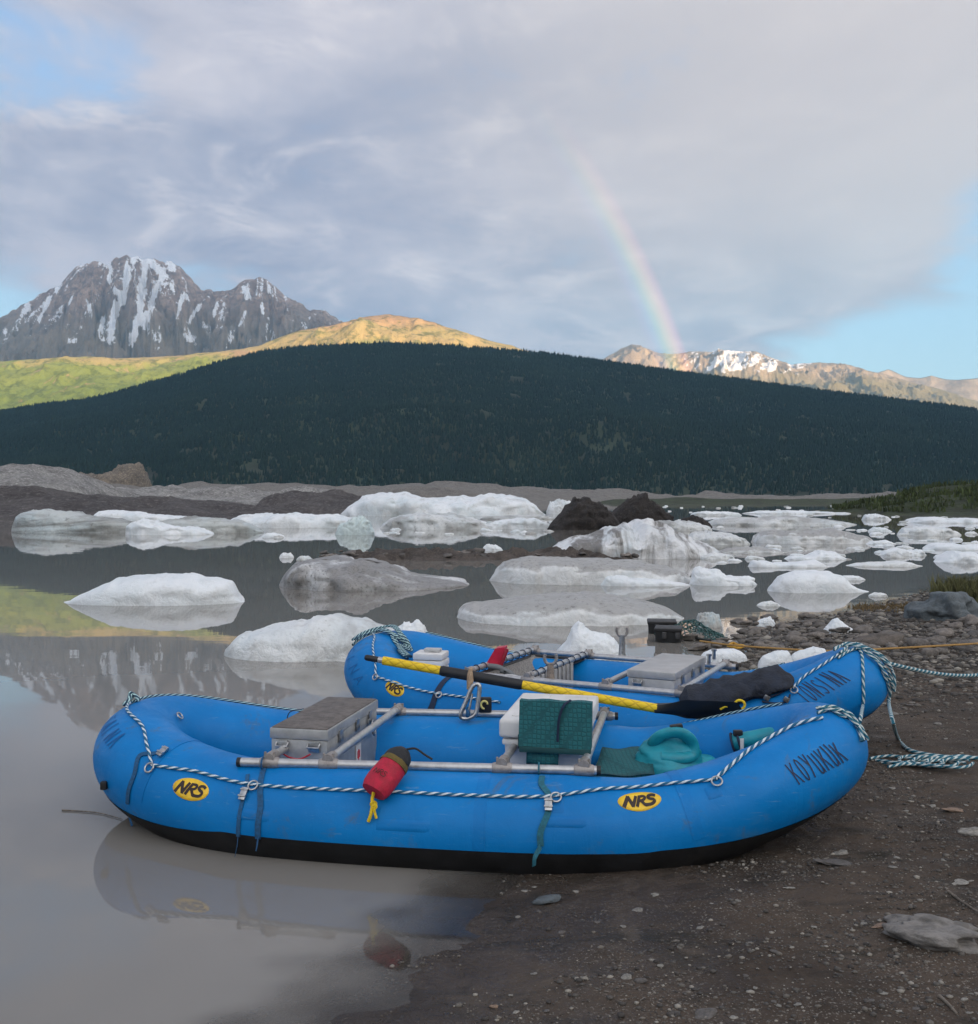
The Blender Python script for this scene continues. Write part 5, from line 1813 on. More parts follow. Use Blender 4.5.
# ------------------------------------------------------------------ metal boxes
def dry_box(label, c, size, yaw, lid_mat, body_mat, lid_h=.05, sticker=False, latches=2, sides_handles=True, group="aluminium boxes carried in the rafts"):
    """c: centre of the underside"""
    L_, W_, H_ = size[1], size[0], size[2]
    M = Matrix.Rotation(R(yaw), 4, 'Z')
    root = empty("metal_box", c, label, "metal box", group, R(yaw))
    C = Vector(c)

    def P(x, y, z):
        return C + M.to_3x3() @ Vector((x, y, z))
    mb = MB()
    mb.box(P(0, 0, (H_ - lid_h) / 2), (W_, L_, H_ - lid_h - .003), M, .008)
    mb.build("body", body_mat, root)
    mb = MB()
    mb.box(P(0, 0, H_ - lid_h / 2), (W_ + .012, L_ + .012, lid_h), M, .007)
    lid = mb.build("lid", body_mat, root)
    if lid_mat:
        mb = MB()
        mb.box(P(0, 0, H_ + .0025), (W_ - .006, L_ - .006, .005), M, .002)
        mb.build("grip_sheet", lid_mat, lid)
    for x in np.linspace(-W_ * .28, W_ * .28, latches):
        mb = MB()
        mb.box(P(x, -L_ / 2 - .010, H_ - lid_h - .03), (.055, .012, .05), M, .004)
        mb.tube([P(x - .03, -L_ / 2 - .012, H_ - lid_h - .015), P(x - .028, -L_ / 2 - .03, H_ - lid_h - .03), P(x + .028, -L_ / 2 - .03, H_ - lid_h - .03),
                 P(x + .03, -L_ / 2 - .012, H_ - lid_h - .015)], .0045, 8)
        mb.build("latch", M_STEEL, root)
    for y in (-L_ * .28, L_ * .05, L_ * .32):
        mb = MB()
        mb.box(P(W_ / 2 + .008, y, H_ - lid_h - .012), (.010, .045, .06), M, .003)
        mb.build("hasp", M_STEEL, root)
    if sides_handles:
        mb = MB()
        mb.torus(P(W_ / 2 + .03, L_ * .30, H_ - .12), M.to_3x3() @ Vector((1, .2, .1)), .035, .006, 22, 8, 1.25)
        mb.box(P(W_ / 2 + .009, L_ * .30, H_ - .085), (.012, .05, .03), M, .004)
        mb.build("handle", M_STEEL, root)
    if sticker:
        mb = MB()
        mb.box(P(W_ / 2 + .003, .06, .16), (.002, .075, .13), M)
        st = mb.build("sticker", M_WHITE_N, root)
        mb = MB()
        x_ = W_ / 2 + .0048
        for (y0, z0, y1, z1, w_) in ((.06, .12, .06, .195, .010), (.045, .16, .075, .16, .008), (.048, .19, .072, .19, .008), (.045, .16, .045, .185, .007),
                                     (.075, .16, .075, .185, .007), (.05, .125, .07, .125, .008)):
            mb.box(P(x_, (y0 + y1) / 2, (z0 + z1) / 2), (.0012 + .0002 * len(mb.V) / 8, abs(y1 - y0) + w_, abs(z1 - z0) + w_), M)
        mb.build("sticker_emblem", simple("red_print", (.55, .03, .05), .5), st)
    return root, P


boxA, PA = dry_box("aluminium box with a dark grip top, set in the nearer raft's frame", (-.828, 5.11, .10), (.285, .74, .395), -12.0, M_GRIP, M_BOX, sticker=True)
mb = MB()
mb.tube(spline([PA(-.07, -.40, .28), PA(-.03, -.405, .265), PA(.02, -.405, .262), PA(.07, -.40, .285)], 6), .004, 6)
tag(mb.build("red_cord", simple("red_cord_nylon", (.42, .02, .03), .7)), "thin red cord tied between the two latches of the grip-topped box", "cord")

# cooler
MC = Matrix.Rotation(R(-11.5), 4, 'Z')
CC = Vector((.318, 5.06, .10))


def PC(x, y, z):
    return CC + MC.to_3x3() @ Vector((x, y, z))


cool = empty("cooler", CC, "white hard cooler behind the green quilted pad", "cooler", None, R(-11.5))
mb = MB()
mb.box(PC(0, 0, .17), (.375, .63, .34), MC, .022, 3, taper=.93)
mb.build("body", M_WHITE, cool)
mb = MB()
mb.box(PC(0, 0, .325), (.392, .648, .028), MC, .010, 2)
mb.build("rim", M_WHITE, cool)
mb = MB()
mb.box(PC(0, 0, .392), (.418, .675, .090), MC, .020, 3)
for x in (-.1, .1):
    mb.box(PC(x, 0, .438), (.12, .52, .008), MC, .003)
mb.build("lid", M_WHITE, cool)
mb = MB()
for x in (-.09, .09):
    mb.box(PC(x, -.335, .335), (.05, .02, .07), MC, .006)
mb.build("latch", M_BLACK, cool)

# pad folded over the cooler's front edge
prof = spline([(.03, .452), (-.12, .455), (-.27, .456), (-.335, .447), (-.362, .41), (-.368, .36), (-.372, .30), (-.376, .268)], 5)
def slab_on(PF, prof, x0, x1, th, nx=10, wob=.004):
    V, Fc = [], []
    m_ = len(prof)
    for lay in (0, 1):
        for i, p in enumerate(prof):
            q0, q1 = prof[max(0, i - 1)], prof[min(m_ - 1, i + 1)]
            d = Vector((q1.x - q0.x, q1.y - q0.y)).normalized()
            nrm = Vector((d.y, -d.x)) * (-1)
            if nrm.y < 0 and abs(d.y) < .5:
                nrm = -nrm
            if abs(d.y) >= .5:
                nrm = Vector((-abs(d.y), nrm.y if nrm.y > 0 else -nrm.y))
            for j in range(nx + 1):
                x = x0 + (x1 - x0) * j / nx
                w_ = wob * math.sin(j * 1.3 + i * .4)
                V.append(PF(x, p.x + nrm.x * th * lay, p.y + nrm.y * th * lay + w_))
    st = m_ * (nx + 1)
    for i in range(m_ - 1):
        for j in range(nx):
            a_ = i * (nx + 1) + j
            Fc.append((a_, a_ + nx + 1, a_ + nx + 2, a_ + 1))
            Fc.append((st + a_, st + a_ + 1, st + a_ + nx + 2, st + a_ + nx + 1))
    for i in range(m_ - 1):
        for j in (0, nx):
            a_ = i * (nx + 1) + j
            Fc.append((a_, a_ + st, a_ + st + nx + 1, a_ + nx + 1))
    for i in (0, m_ - 1):
        for j in range(nx):
            a_ = i * (nx + 1) + j
            Fc.append((a_, a_ + 1, a_ + 1 + st, a_ + st))
    return V, Fc


def FP(x, y, z):
    return PC(x + .068, -.375 + y + (z - .40) * .16, z)


V, Fc = slab_on(FP, [Vector((0, z, 0)) for z in np.linspace(.335, .545, 9)], -.165, .175, .045, 10, .003)
pad = empty("seat_pad", PC(.03, -.38, .33), "green quilted seat pad standing against the white cooler's front", "seat pad")
mesh_obj("foam", V, Fc, M_PAD, pad, sharp=50)
mb = MB()
mb.box(FP(.005, -.022, .322), (.335, .052, .028), MC, .008)
mb.build("bottom_rim", simple("dark_green_edge", (0.006, 0.055, 0.06), .7), pad)
mb = MB()
mb.tube(spline([FP(.075, -.035, .552), FP(.045, -.053, .53), FP(.025, -.053, .47), FP(.02, -.053, .40), FP(.02, -.053, .365)], 6), .011, 6, flat=.3)
mb.build("strap", M_STRAP_D, pad)
V, Fc = slab_on(FP, [Vector((0, z, 0)) for z in np.linspace(.25, .315, 4)], -.13, .02, .02, 4)
mesh_obj("flap", V, Fc, M_PAD, pad)

# floor mat and bags in the bow
def lying_pad(label, pts, depth_z, th=.03):
    V, Fc = [], []
    P4 = [pt(x, y, d) for x, y, d in pts]
    n = 8
    for lay in (0, 1):
        for i in range(n + 1):
            for j in range(n + 1):
                p = P4[0].lerp(P4[1], i / n).lerp(P4[3].lerp(P4[2], i / n), j / n)
                V.append(p + Vector((0, 0, -th * lay + .006 * math.sin(i * 1.1 + j))))
    st = (n + 1) ** 2
    for i in range(n):
        for j in range(n):
            a_ = i * (n + 1) + j
            Fc.append((a_, a_ + n + 1, a_ + n + 2, a_ + 1))
            Fc.append((st + a_, st + a_ + 1, st + a_ + n + 2, st + a_ + n + 1))
    for i in range(n):
        for a_, b_ in ((i, i + 1), (n * (n + 1) + i, n * (n + 1) + i + 1), (i * (n + 1), (i + 1) * (n + 1)), (i * (n + 1) + n, (i + 1) * (n + 1) + n)):
            Fc.append((a_, b_, b_ + st, a_ + st))
    return tag(mesh_obj("seat_pad", V, Fc, M_PAD), label, "seat pad")


lying_pad("green quilted pad lying flat between cooler and dry bag", [(592, 775, 4.75), (655, 775, 4.72), (650, 747, 5.15), (602, 748, 5.2)], 0)


def loft(rings, name, mat, parent=None, cap=True, crumple=0.0):
    """rings: list of (centre, axis_x, axis_y, rx, ry, wobble seed)"""
    V, Fc = [], []
    n = 28
    for (c, ax, ay, rx, ry, wob) in rings:
        for i in range(n):
            t_ = 2 * PI * i / n
            w_ = 1 + wob * math.sin(3 * t_ + 7 * wob + len(V) * .013) + wob * .6 * math.sin(5 * t_ + len(V) * .031)
            V.append(Vector(c) + Vector(ax) * math.cos(t_) * rx * w_ + Vector(ay) * math.sin(t_) * ry * w_)
    if crumple:
        A_ = np.array(V)
        nn_ = fbm(A_[:, 0] * 13, A_[:, 1] * 13, A_[:, 2] * 13, 4, 44, 0.6, True)
        cc_ = np.repeat(np.array([r_[0] for r_ in rings]), n, 0)
        A_ = cc_ + (A_ - cc_) * (1 + crumple * nn_)[:, None]
        V = [Vector(v_) for v_ in A_]
    m_ = len(rings)
    for k_ in range(m_ - 1):
        for i in range(n):
            j = (i + 1) % n
            Fc.append((k_ * n + i, k_ * n + j, (k_ + 1) * n + j, (k_ + 1) * n + i))
    if cap:
        Fc.append(tuple(range(n))[::-1])
        Fc.append(tuple((m_ - 1) * n + i for i in range(n)))
    return mesh_obj(name, V, Fc, mat, parent, sharp=60)


# dry bag with a rolled, buckled mouth making a loop
cb = pt(668, 760, 4.98)
bx, by, bz = Vector((1, -.1, 0)).normalized(), Vector((.1, 1, 0)).normalized(), Vector((0, 0, 1))
lean = Vector((.05, 0, 0))
bag = empty("dry_bag", cb - bz * .15, "turquoise roll-top dry bag standing in the nearer raft's bow", "dry bag")
rings = []
for h, rx, ry, wob in ((-.17, .12, .11, .02), (-.12, .158, .13, .06), (-.06, .170, .135, .07), (-.01, .165, .125, .08), (.03, .150, .105, .09), (.06, .138, .085, .08),
                       (.095, .112, .055, .05), (.125, .08, .022, .03)):
    rings.append((cb + bz * h - bx * .012 + lean * (h + .17) * 1.6, bx, by, rx, ry, wob))
fine = []
for i in range(len(rings) - 1):
    for q in range(5):
        f_ = q / 5
        A_, B_ = rings[i], rings[i + 1]
        fine.append((A_[0].lerp(B_[0], f_), bx, by, A_[3] + (B_[3] - A_[3]) * f_, A_[4] + (B_[4] - A_[4]) * f_, .04))
fine.append(rings[-1])
loft(fine, "bag_body", M_TEAL, bag, crumple=.13)
mb = MB()
tc = cb + bz * .07 + bx * .015
mb.tube(spline([tc - bx * .085 + bz * .0, tc - bx * .082 + bz * .035 - by * .04, tc - bx * .045 + bz * .07 - by * .06, tc + bx * .02 + bz * .085 - by * .065, tc + bx * .07 + bz * .065 - by * .06,
                tc + bx * .10 + bz * .02 - by * .04, tc + bx * .095 - bz * .03 - by * .05, tc + bx * .03 - bz * .035 - by * .085, tc - bx * .05 - bz * .03 - by * .075], 8), .034, 12, flat=.7)
mb.build("rolled_mouth", M_TEAL, bag)
mb = MB()
mb.box(tc + bz * .112 + bx * .02 - by * .06, (.062, .034, .022), Matrix.Rotation(R(-8), 4, 'Y'), .006)
mb.build("buckle", M_BLACK, bag)

# second turquoise bag / drink tube in the bow tip, partly behind the tube
roll = empty("dry_bag", pt(757, 750, 4.90), "slim turquoise bag rolled up under the rope in the nearer raft's bow", "dry bag")
e0, e1 = pt(732, 743, 4.97), pt(781, 733, 4.90)
ax_ = (e1 - e0).normalized()
mb = MB()
mb.tube(spline([e0, e0.lerp(e1, .15), e0.lerp(e1, .5), e1], 6), [.034, .038, .042, .043, .044, .045, .045, .044, .043, .042, .042, .041, .041, .041, .041, .040, .040, .040, .036], 16)
mb.build("bag_body", M_TEAL, roll)
mb = MB()
for f_ in (.02, .16):
    mb.torus(e0.lerp(e1, f_), ax_, .047, .006, 20, 8)
mb.build("strap", M_STRAP_D, roll)
mb = MB()
mb.box(e0.lerp(e1, .10) + Vector((0, -.02, .05)), (.045, .03, .03), None, .007)
mb.build("buckle", M_BLACK, roll)
mb = MB()
mb.box(e0.lerp(e1, .10) + Vector((0.012, -.052, .0)), (.018, .006, .06), None, .002)
mb.build("label_tab", M_WHITE_N, roll)
loft([(pt(700, 762, 5.0) + Vector((0, 0, -.12 + .03 * i)), (1, 0, 0), (0, 1, 0), r_, r_ * .8, .04) for i, r_ in enumerate((.10, .13, .13, .12, .10, .06))],
     "stuff_sack", M_TEAL)
so = bpy.data.objects["stuff_sack"]
tag(so, "turquoise sack slumped between the dry bag and the rolled bag", "sack")

# red throw bag over the near tube
s2, a2 = RA.pick(381, 797)
top, botm = pt(400, 756, 4.41), RA.at(s2, a2, .066)
axd = (botm - top).normalized()
axx = axd.cross(RA.normal(s2, a2)).normalized()
axy = axd.cross(axx)
tb = empty("throw_bag", top, "red throw bag with a yellow cord end, hung over the nearer raft's tube", "throw bag")
Lb = (botm - top).length
mk = lambda lo, hi, rr_: [(top + axd * (lo + (hi - lo) * i / (len(rr_) - 1)), axx, axy, r_, r_ * .85, .025) for i, r_ in enumerate(rr_)]
loft(mk(.055, Lb + .012, (.064, .066, .067, .068, .069, .069, .067, .058)), "bag_body", M_RED, tb)
loft(mk(.028, .056, (.062, .067, .068)), "olive_band", M_OLIVE, tb)
loft(mk(-.035, .029, (.028, .046, .057, .061, .062)), "drawn_collar", M_CHAR, tb)
mb = MB()
e = botm + axd * .012
mb.tube(spline([e, e + Vector((-.006, -.004, -.035)), e + Vector((.008, -.008, -.05)), e + Vector((-.004, -.008, -.062)), e + Vector((-.012, -.01, -.095)), e + Vector((-.022, -.008, -.125))], 7), .0075, 8)
mb.tube(spline([e + Vector((0, -.004, -.04)), e + Vector((.012, -.012, -.058)), e + Vector((.004, -.012, -.075)), e + Vector((.012, -.010, -.11))], 7), .006, 8)
mb.torus(e + Vector((0, -.006, -.050)), (0, 1, .3), .011, .006, 14, 6)
mb.build("cord_end", M_YROPE, tb)
mb = MB()
gx_, gy_ = axx, axd
base_c = top + axd * .13 - axy * 0
out_n = RA.normal(s2, a2)
sgn = 1 if (Vector((0, 0, EYE)) - base_c).dot(out_n) > 0 else -1
right = axx if axx.x > 0 else -axx
for k_, (st2, wd) in enumerate(LOGO):
    pts = []
    for x, y in st2:
        X, Y = (x / 1.1 - .5) * .062, (y - .5) * .026
        ang_ = X / .073
        cpt = base_c - axd * Y + right * math.sin(ang_) * .0755 + out_n * sgn * (math.cos(ang_) * .0755 * .87 + .0015)
        pts.append(cpt)
    mb.tube(spline(pts, 4) if len(pts) > 2 else pts, .0016, 5)
mb.build("bag_lettering", M_LOGO_K, tb)
mb = MB()
mb.tube(spline([top + Vector((.03, 0, .03)), top + Vector((.07, -.01, .035)), top + Vector((.11, -.015, .01)), top + Vector((.145, -.02, -.01))], 8), .005, 8)
mb.build("draw_cord", M_CHAR, tb)

# ------------------------------------------------------------------ cam straps
def strap(raft, pts, label, mat=M_STRAP, width=.026, off=.004, far=False, tail=None, buckle=None, group="webbing straps on the rafts", head=None):
    root = empty("cam_strap", raft.at(*raft.pick(*pts[0], far=far)), label, "strap", group)
    mb = MB()
    raft.ribbon(mb, raft.picks(pts, far), width, off)
    mb.build("webbing", mat, root)
    if head:
        mb = MB()
        mb.torus(head[0], head[1], .0265, .0045, 18, 6)
        mb.build("rail_loop", mat, root)
    if tail:
        mb = MB()
        P = [raft.at(*raft.pick(*pts[-1], far=far), off=off + .004)] + [Vector(p) for p in tail]
        mb.tube(spline(P, 6), width * .5, 6, flat=.14, up=(0, -1, 0))
        mb.build("tail", mat, root)
    if buckle:
        s, a = raft.pick(*buckle, far=far)
        c = raft.at(s, a, .016)
        nrm, (P_, T_2, n_, U_) = raft.normal(s, a), raft.fr(s)
        M = Matrix((T_2, nrm.cross(T_2) * -1, nrm)).transposed().to_4x4()
        mb = MB()
        mb.box(c, (.032, .058, .012), M, .004)
        mb.tube([c + M.to_3x3() @ Vector((-.018, .012, .008)), c + M.to_3x3() @ Vector((.018, .012, .008))], .005, 8)
        mb.tube([c + M.to_3x3() @ Vector((-.018, -.018, .006)), c + M.to_3x3() @ Vector((.018, -.018, .006))], .004, 8)
        mb.build("buckle", M_STEEL, root)
    return root


strap(RA, [(249, 776), (247, 790), (243, 800), (241, 820), (239, 836)], "narrow blue strap with a buckle, left one of the pair by the stern logo", width=.018,
      tail=[pt(237, 846, 4.32), pt(235, 856, 4.34)], buckle=(247, 796))
strap(RA, [(263, 768), (260, 785), (259, 805), (258, 825), (257, 838)], "wider blue strap hanging straight, right one of the pair by the stern logo",
      tail=[pt(257, 845, 4.33), pt(256, 851, 4.32)], head=(pt(263, 763, 4.57), uA))
strap(RA, [(168, 752), (155, 753), (142, 757), (134, 772), (130, 790), (129, 803)], "dark blue strap round the nearer raft's stern", width=.02,
      tail=[pt(128, 812, 4.83), pt(132, 826, 4.82)], buckle=(163, 752))
strap(RA, [(541, 777), (545, 785), (549, 795), (546, 812), (541, 832), (537, 846)], "long blue strap crossing the nearer raft's middle", mat=M_STRAP_T, tail=[pt(535, 857, 4.10), pt(534, 866, 4.10)],
      buckle=(548, 806), head=(pt(539, 769, 4.46), uA))
mb = MB()
mb.tube(spline([pt(303, 709, 5.42), pt(290, 712, 5.44), pt(287, 722, 5.42), pt(288, 735, 5.40)], 6), .010, 6, flat=.3)
tag(mb.build("cam_strap", M_STRAP_D), "short dark strap over the nearer raft's far tube behind the metal box", "strap")

# ------------------------------------------------------------------ the farther raft
RB = Raft((.72, 6.98), -26.8, 1.70, .555, .238, ns=3.0, nbow=2.2, z0=.125, ks=.20, kb=.33, kpow=1.5, kstart=.45, kpow_s=1.6, ab=1.73, taper=.12)
raft_b = smooth_blue(RB, "raft", "farther blue inflatable raft, lettered TONSINA, its bow wrapped in rope")
seams(RB, [RB.pick(470, 700)[0], RB.pick(775, 700)[0]], raft_b)
RB.logo(396.5, 689, .165, .100, -6, raft_b)
RB.write("TONSINA", RB.pick(807, 705), RB.pick(854, 678), .135, .005, slant=-.3).build("name_lettering", M_INK, raft_b)
mb = RB.write("SINA", RB.pick(345, 650), RB.pick(360, 690), .09, .006, slant=.2)
mb.build("faded_lettering", bpy.data.materials["faded_ink"], raft_b)
mb = MB()
mb.tube(RB.line([(378, 677), (392, 682), (410, 688), (440, 695), (470, 698), (500, 702)], .009), .0075, 8)
mb.tube(RB.line([(378, 677), (376, 660), (374, 640), (373, 634)], .009), .0075, 8)
mb.build("grab_line", M_ROPE, raft_b)
mb = MB()
mb.tube(RB.line([(792, 690), (806, 676), (822, 666), (838, 656), (848, 651)], .009), .0075, 8)
mb.build("grab_line", M_ROPE, raft_b)
mb = MB()
mb.tube(RB.line([(RB.L * .955, R(75)), (RB.L * .90, R(68)), (RB.L * .84, R(62)), (RB.L * .76, R(60)), (RB.L * .66, R(60)), (RB.L * .585, R(75))], .009, raw=True, n=14), .0075, 8)
mb.build("grab_line", M_ROPE2, raft_b)
for px, py in ((376, 677), (792, 692), (440, 696)):
    RB.dring(px, py, raft_b, rad=.028)

n0b, n1b = Vector((-.16, 6.86, .383)), Vector((1.25, 6.13, .383))
uB = Vector((.893, -.450, 0)).normalized()
vB = Vector((.450, .893, 0)).normalized()
barsB = [.0 + .02, .47, 1.02, 1.52]
frame("aluminium pipe frame on the farther raft", n0b, uB, vB, 1.60, 1.13, barsB)

def QB(u_, v_, z):
    return n0b + uB * u_ + vB * v_ + Vector((0, 0, z - .383))


# bright metal box
bc = (pt(629, 674, 6.5) + pt(674.5, 679, 6.32) + pt(706, 660.7, 7.02) + pt(661, 655.6, 7.25)) / 4
dry_box("bare bright aluminium box in the farther raft's frame", (bc.x, bc.y, bc.z - .27), (.31, .76, .30), -26.8, None, M_BOX_L, latches=1, sides_handles=False)
mb = MB()
for (x, y, d) in ((709, 660, 6.9), (714, 655, 6.95)):
    c_ = pt(x, y, d)
    mb.tube([c_ - Vector((0, 0, .03)), c_ + Vector((0, 0, .03))], .012, 10)
    mb.tube([c_ + Vector((0, 0, .028)), c_ + Vector((0, 0, .042))], .019, 10)
tag(mb.build("pipe_clamp", M_STEEL), "pair of steel clamp bolts behind the bright metal box", "clamp")

# gear in the stern bay of the farther raft
bay = empty("gear_sling", QB(.23, .6, .2), "grey mesh gear sling laced between two bars of the farther raft's frame", "gear sling")
V, Fc = [], []
nu, nv = 10, 16
for i in range(nu + 1):
    for j in range(nv + 1):
        f_, g_ = i / nu, j / nv
        sag = .17 * (math.sin(PI * f_) ** .6) * (math.sin(PI * g_) ** .5)
        V.append(QB(.045 + .40 * f_, .10 + .92 * g_, .375 - sag))
for i in range(nu):
    for j in range(nv):
        a_ = i * (nv + 1) + j
        Fc.append((a_, a_ + nv + 1, a_ + nv + 2, a_ + 1))
mesh_obj("mesh_floor", V, Fc, simple("grey_mesh_fabric", (.20, .19, .18), .85, var=.3, scale=60, bump=.5, bscale=120), bay)
mb = MB()
for a_, b_ in ((.04, .46),):
    for v0 in (.10, 1.02):
        mb.tube([QB(a_, v0, .372), QB(b_, v0, .372)], .02, 8, flat=.5)
    for u0 in (a_, b_):
        mb.tube([QB(u0, .10, .368), QB(u0, 1.02, .368)], .018, 8, flat=.5)
mb.build("binding", M_BLACK, bay)
mb = MB()
for g_ in np.linspace(.12, 1.0, 9):
    for u0, u1 in ((.47, .43), (.02, .06)):
        mb.torus(QB(u0, g_, .403), uB.cross(Vector((0, 0, 1))), .026, .0035, 14, 6)
mb.build("lacing", M_STRAP_D, bay)
# slatted skirt of straps under the middle bar
mb = MB()
for g_ in np.linspace(.12, .72, 9):
    p = QB(.49, g_, .39)
    mb.box(p - Vector((0, 0, .095)), (.012, .05, .19), Matrix.Rotation(R(-26.8), 4, 'Z'), .003)
tag(mb.build("slat_panel", simple("grey_slat", (.33, .32, .31), .7, var=.2)), "grey slatted panel hanging under the middle frame bar", "panel")

# red scoop / pump handle
c0 = pt(486, 664, 7.10)
mb = MB()
pr = [(0, 0), (.065, .11), (.135, .12), (.11, .0), (.06, -.03)]
for dy in (0,):
    V = [c0 + Vector((x, 0, z)) for x, z in pr] + [c0 + Vector((x + .02, .10, z)) for x, z in pr]
    n = len(pr)
    Fc = [tuple(range(n))] + [tuple(range(2 * n - 1, n - 1, -1))] + [(i, (i + 1) % n + 0, (i + 1) % n + n, i + n) for i in range(n)]
    mb.add(V, Fc)
bl = empty("bailer", c0, "red plastic bailer tilted up in the farther raft's stern", "bailer")
mb.build("scoop", simple("red_plastic", (.50, .015, .05), .4, var=.15), bl, smooth=False)
mb = MB()
mb.tube(spline([c0 + Vector((.10, .0, -.02)), c0 + Vector((.125, -.01, .04)), c0 + Vector((.15, -.01, .11))], 6), .014, 8)
mb.build("handle", simple("dark_red_plastic", (.30, .012, .03), .5), bl)
for k_, (a_, lab) in enumerate((((( 488, 666), (500, 668), (512, 676), (525, 680)), "grey hose curling beside the red bailer"),
                                (((500, 670), (508, 672), (516, 678), (528, 681)), "second grey hose, lower and nearer the white lid"))):
    mb = MB()
    mb.tube(spline([pt(x, y, 6.92) for x, y in a_], 8), .020, 10)
    tag(mb.build("hose", simple("grey_hose", (.13, .14, .15), .6)), lab, "hose")
mb = MB()
cl_ = pt(508, 679, 6.80)
mb.tube([cl_ + Vector((0, 0, -.03)), cl_ + Vector((0, 0, .005)), cl_ + Vector((0, 0, .02)), cl_ + Vector((0, 0, .026))], [.085, .085, .07, .03], 24)
tag(mb.build("bucket_lid", M_WHITE), "round white lid beside the red bailer", "lid")

# white stack with a pale grab on top
wb = empty("white_crate", pt(431, 680, 7.2), "stack of white plastic trays in the farther raft's stern", "plastic trays")
for k_ in range(4):
    c_ = pt(431, 676 - 7 * k_, 7.2)
    mb = MB()
    mb.box(c_, (.225 - .006 * (k_ % 2), .20, .046), Matrix.Rotation(R(-12), 4, 'Z'), .010)
    mb.build("tray", M_WHITE, wb)
c_ = pt(433, 652.5, 7.2)
mb = MB()
mb.box(c_ + Vector((0, 0, .02)), (.12, .07, .022), Matrix.Rotation(R(-12), 4, 'Z'), .006)
mb.box(c_ + Vector((-.035, 0, -.012)), (.03, .06, .05), Matrix.Rotation(R(-12), 4, 'Z'), .006)
mb.box(c_ + Vector((.035, -.006, -.012)), (.03, .06, .05), Matrix.Rotation(R(-12), 4, 'Z'), .006)
mb.build("carry_grip", simple("grey_plastic", (.45, .45, .45), .5), wb)

# dark strap over the farther raft's near tube
strap(RB, [(455, 676), (446, 682), (439, 692), (432, 706), (428, 718)], "broad navy strap curving over the farther raft's near tube", M_STRAP_D, .045)

# oar stands
def oarlock(label, p, h=.16, mat=M_FIT, wrap=False):
    root = empty("oarlock", p, label, "oarlock", "oarlocks on the pipe frames")
    mb = MB()
    mb.tube([p - Vector((0, 0, .02)), p + Vector((0, 0, .02)), p + Vector((0, 0, h))], [.034, .026, .020], 14)
    mb.build("stand", mat, root)
    mb = MB()
    c_ = p + Vector((0, 0, h + .035))
    path = [c_ + Vector((.04 * math.cos(t_), .0, .045 * math.sin(t_))) for t_ in np.linspace(R(150), R(390), 16)]
    mb.tube(path, .011, 10)
    mb.build("horn", M_FIT if not wrap else M_TAN, root)
    return root


oarlock("oarlock with a brown stand on the farther raft's near rail", QB(.62, .03, .40), .10, simple("brown_stand", (.26, .21, .17), .6, metal=.3, var=.3, scale=50))
oarlock("tall oarlock rising above the farther raft's far rail", pt(622, 656, 7.6), .16, M_STEEL)

# the oar, its lock on the nearer raft's far rail
oar = empty("oar", pt(470, 678, 5.62), "yellow wrapped oar with black grip and black blade lying along the rafts", "oar")
g0, g1 = pt(366, 657.5, 5.78), pt(660, 709, 5.47)
dO = (g1 - g0).normalized()
LO = (g1 - g0).length
fx_ = lambda px: g0 + (g1 - g0) * ((px - 366) / (660 - 366))
mb = MB()
mb.tube([fx_(365), fx_(367), fx_(376), fx_(380)], [.013, .018, .018, .015], 14)
mb.build("grip", M_BLACK, oar)
mb = MB()
mb.tube([fx_(379), fx_(384)], .018, 14)
mb.build("collar", M_ALU, oar)
for x0, x1 in ((384, 444), (526, 657)):
    mb = MB()
    mb.tube([fx_(x) for x in np.linspace(x0, x1, 20)], .0255, 16)
    mb.build("yellow_wrap", M_YELLOW, oar)
mb = MB()
mb.tube([fx_(443.5), fx_(446), fx_(524), fx_(526.5)], [.026, .030, .030, .026], 16)
mb.build("sleeve", simple("black_sleeve", (.014, .015, .018), .6, var=.3), oar)
# blade
b0, b1 = fx_(655), pt(742, 711.5, 5.36)
nb = 22
V, Fc = [], []
axb = (b1 - b0).normalized()
wv = (Vector((.10, -.55, .6)) - axb * Vector((.10, -.55, .6)).dot(axb)).normalized()
tv = axb.cross(wv)
for i in range(nb + 1):
    f_ = i / nb
    w_ = .022 + .058 * min(1, f_ / .35) ** 1.3 if f_ < .92 else .08 * math.sqrt(max(.05, 1 - ((f_ - .92) / .08) ** 2))
    th = .020 * (1 - f_) + .006
    c_ = b0.lerp(b1, f_)
    for (x, y) in ((1, 0), (.5, 1), (0, 1.25), (-.5, 1), (-1, 0), (-.5, -1), (0, -1.25), (.5, -1)):
        V.append(c_ + wv * x * w_ + tv * y * th)
for i in range(nb):
    for j in range(8):
        k_ = (j + 1) % 8
        Fc.append((i * 8 + j, i * 8 + k_, (i + 1) * 8 + k_, (i + 1) * 8 + j))
Fc += [tuple(range(8))[::-1], tuple(nb * 8 + j for j in range(8))]
mesh_obj("blade", V, Fc, M_BLACK, oar, sharp=50)
# yellow cord knot at the blade tip
mb = MB()
kc = pt(737, 707, 5.36)
mb.torus(kc + Vector((.015, 0, .012)), (.2, 1, .2), .026, .007, 18, 7)
mb.tube(spline([kc + Vector((-.09, 0, -.012)), kc + Vector((-.06, -.01, .006)), kc + Vector((-.03, 0, -.008)), kc + Vector((0, -.01, .0))], 6), .007, 7)
tag(mb.build("cord", M_YROPE), "loop of yellow cord knotted at the tip of the oar's black blade", "cord")
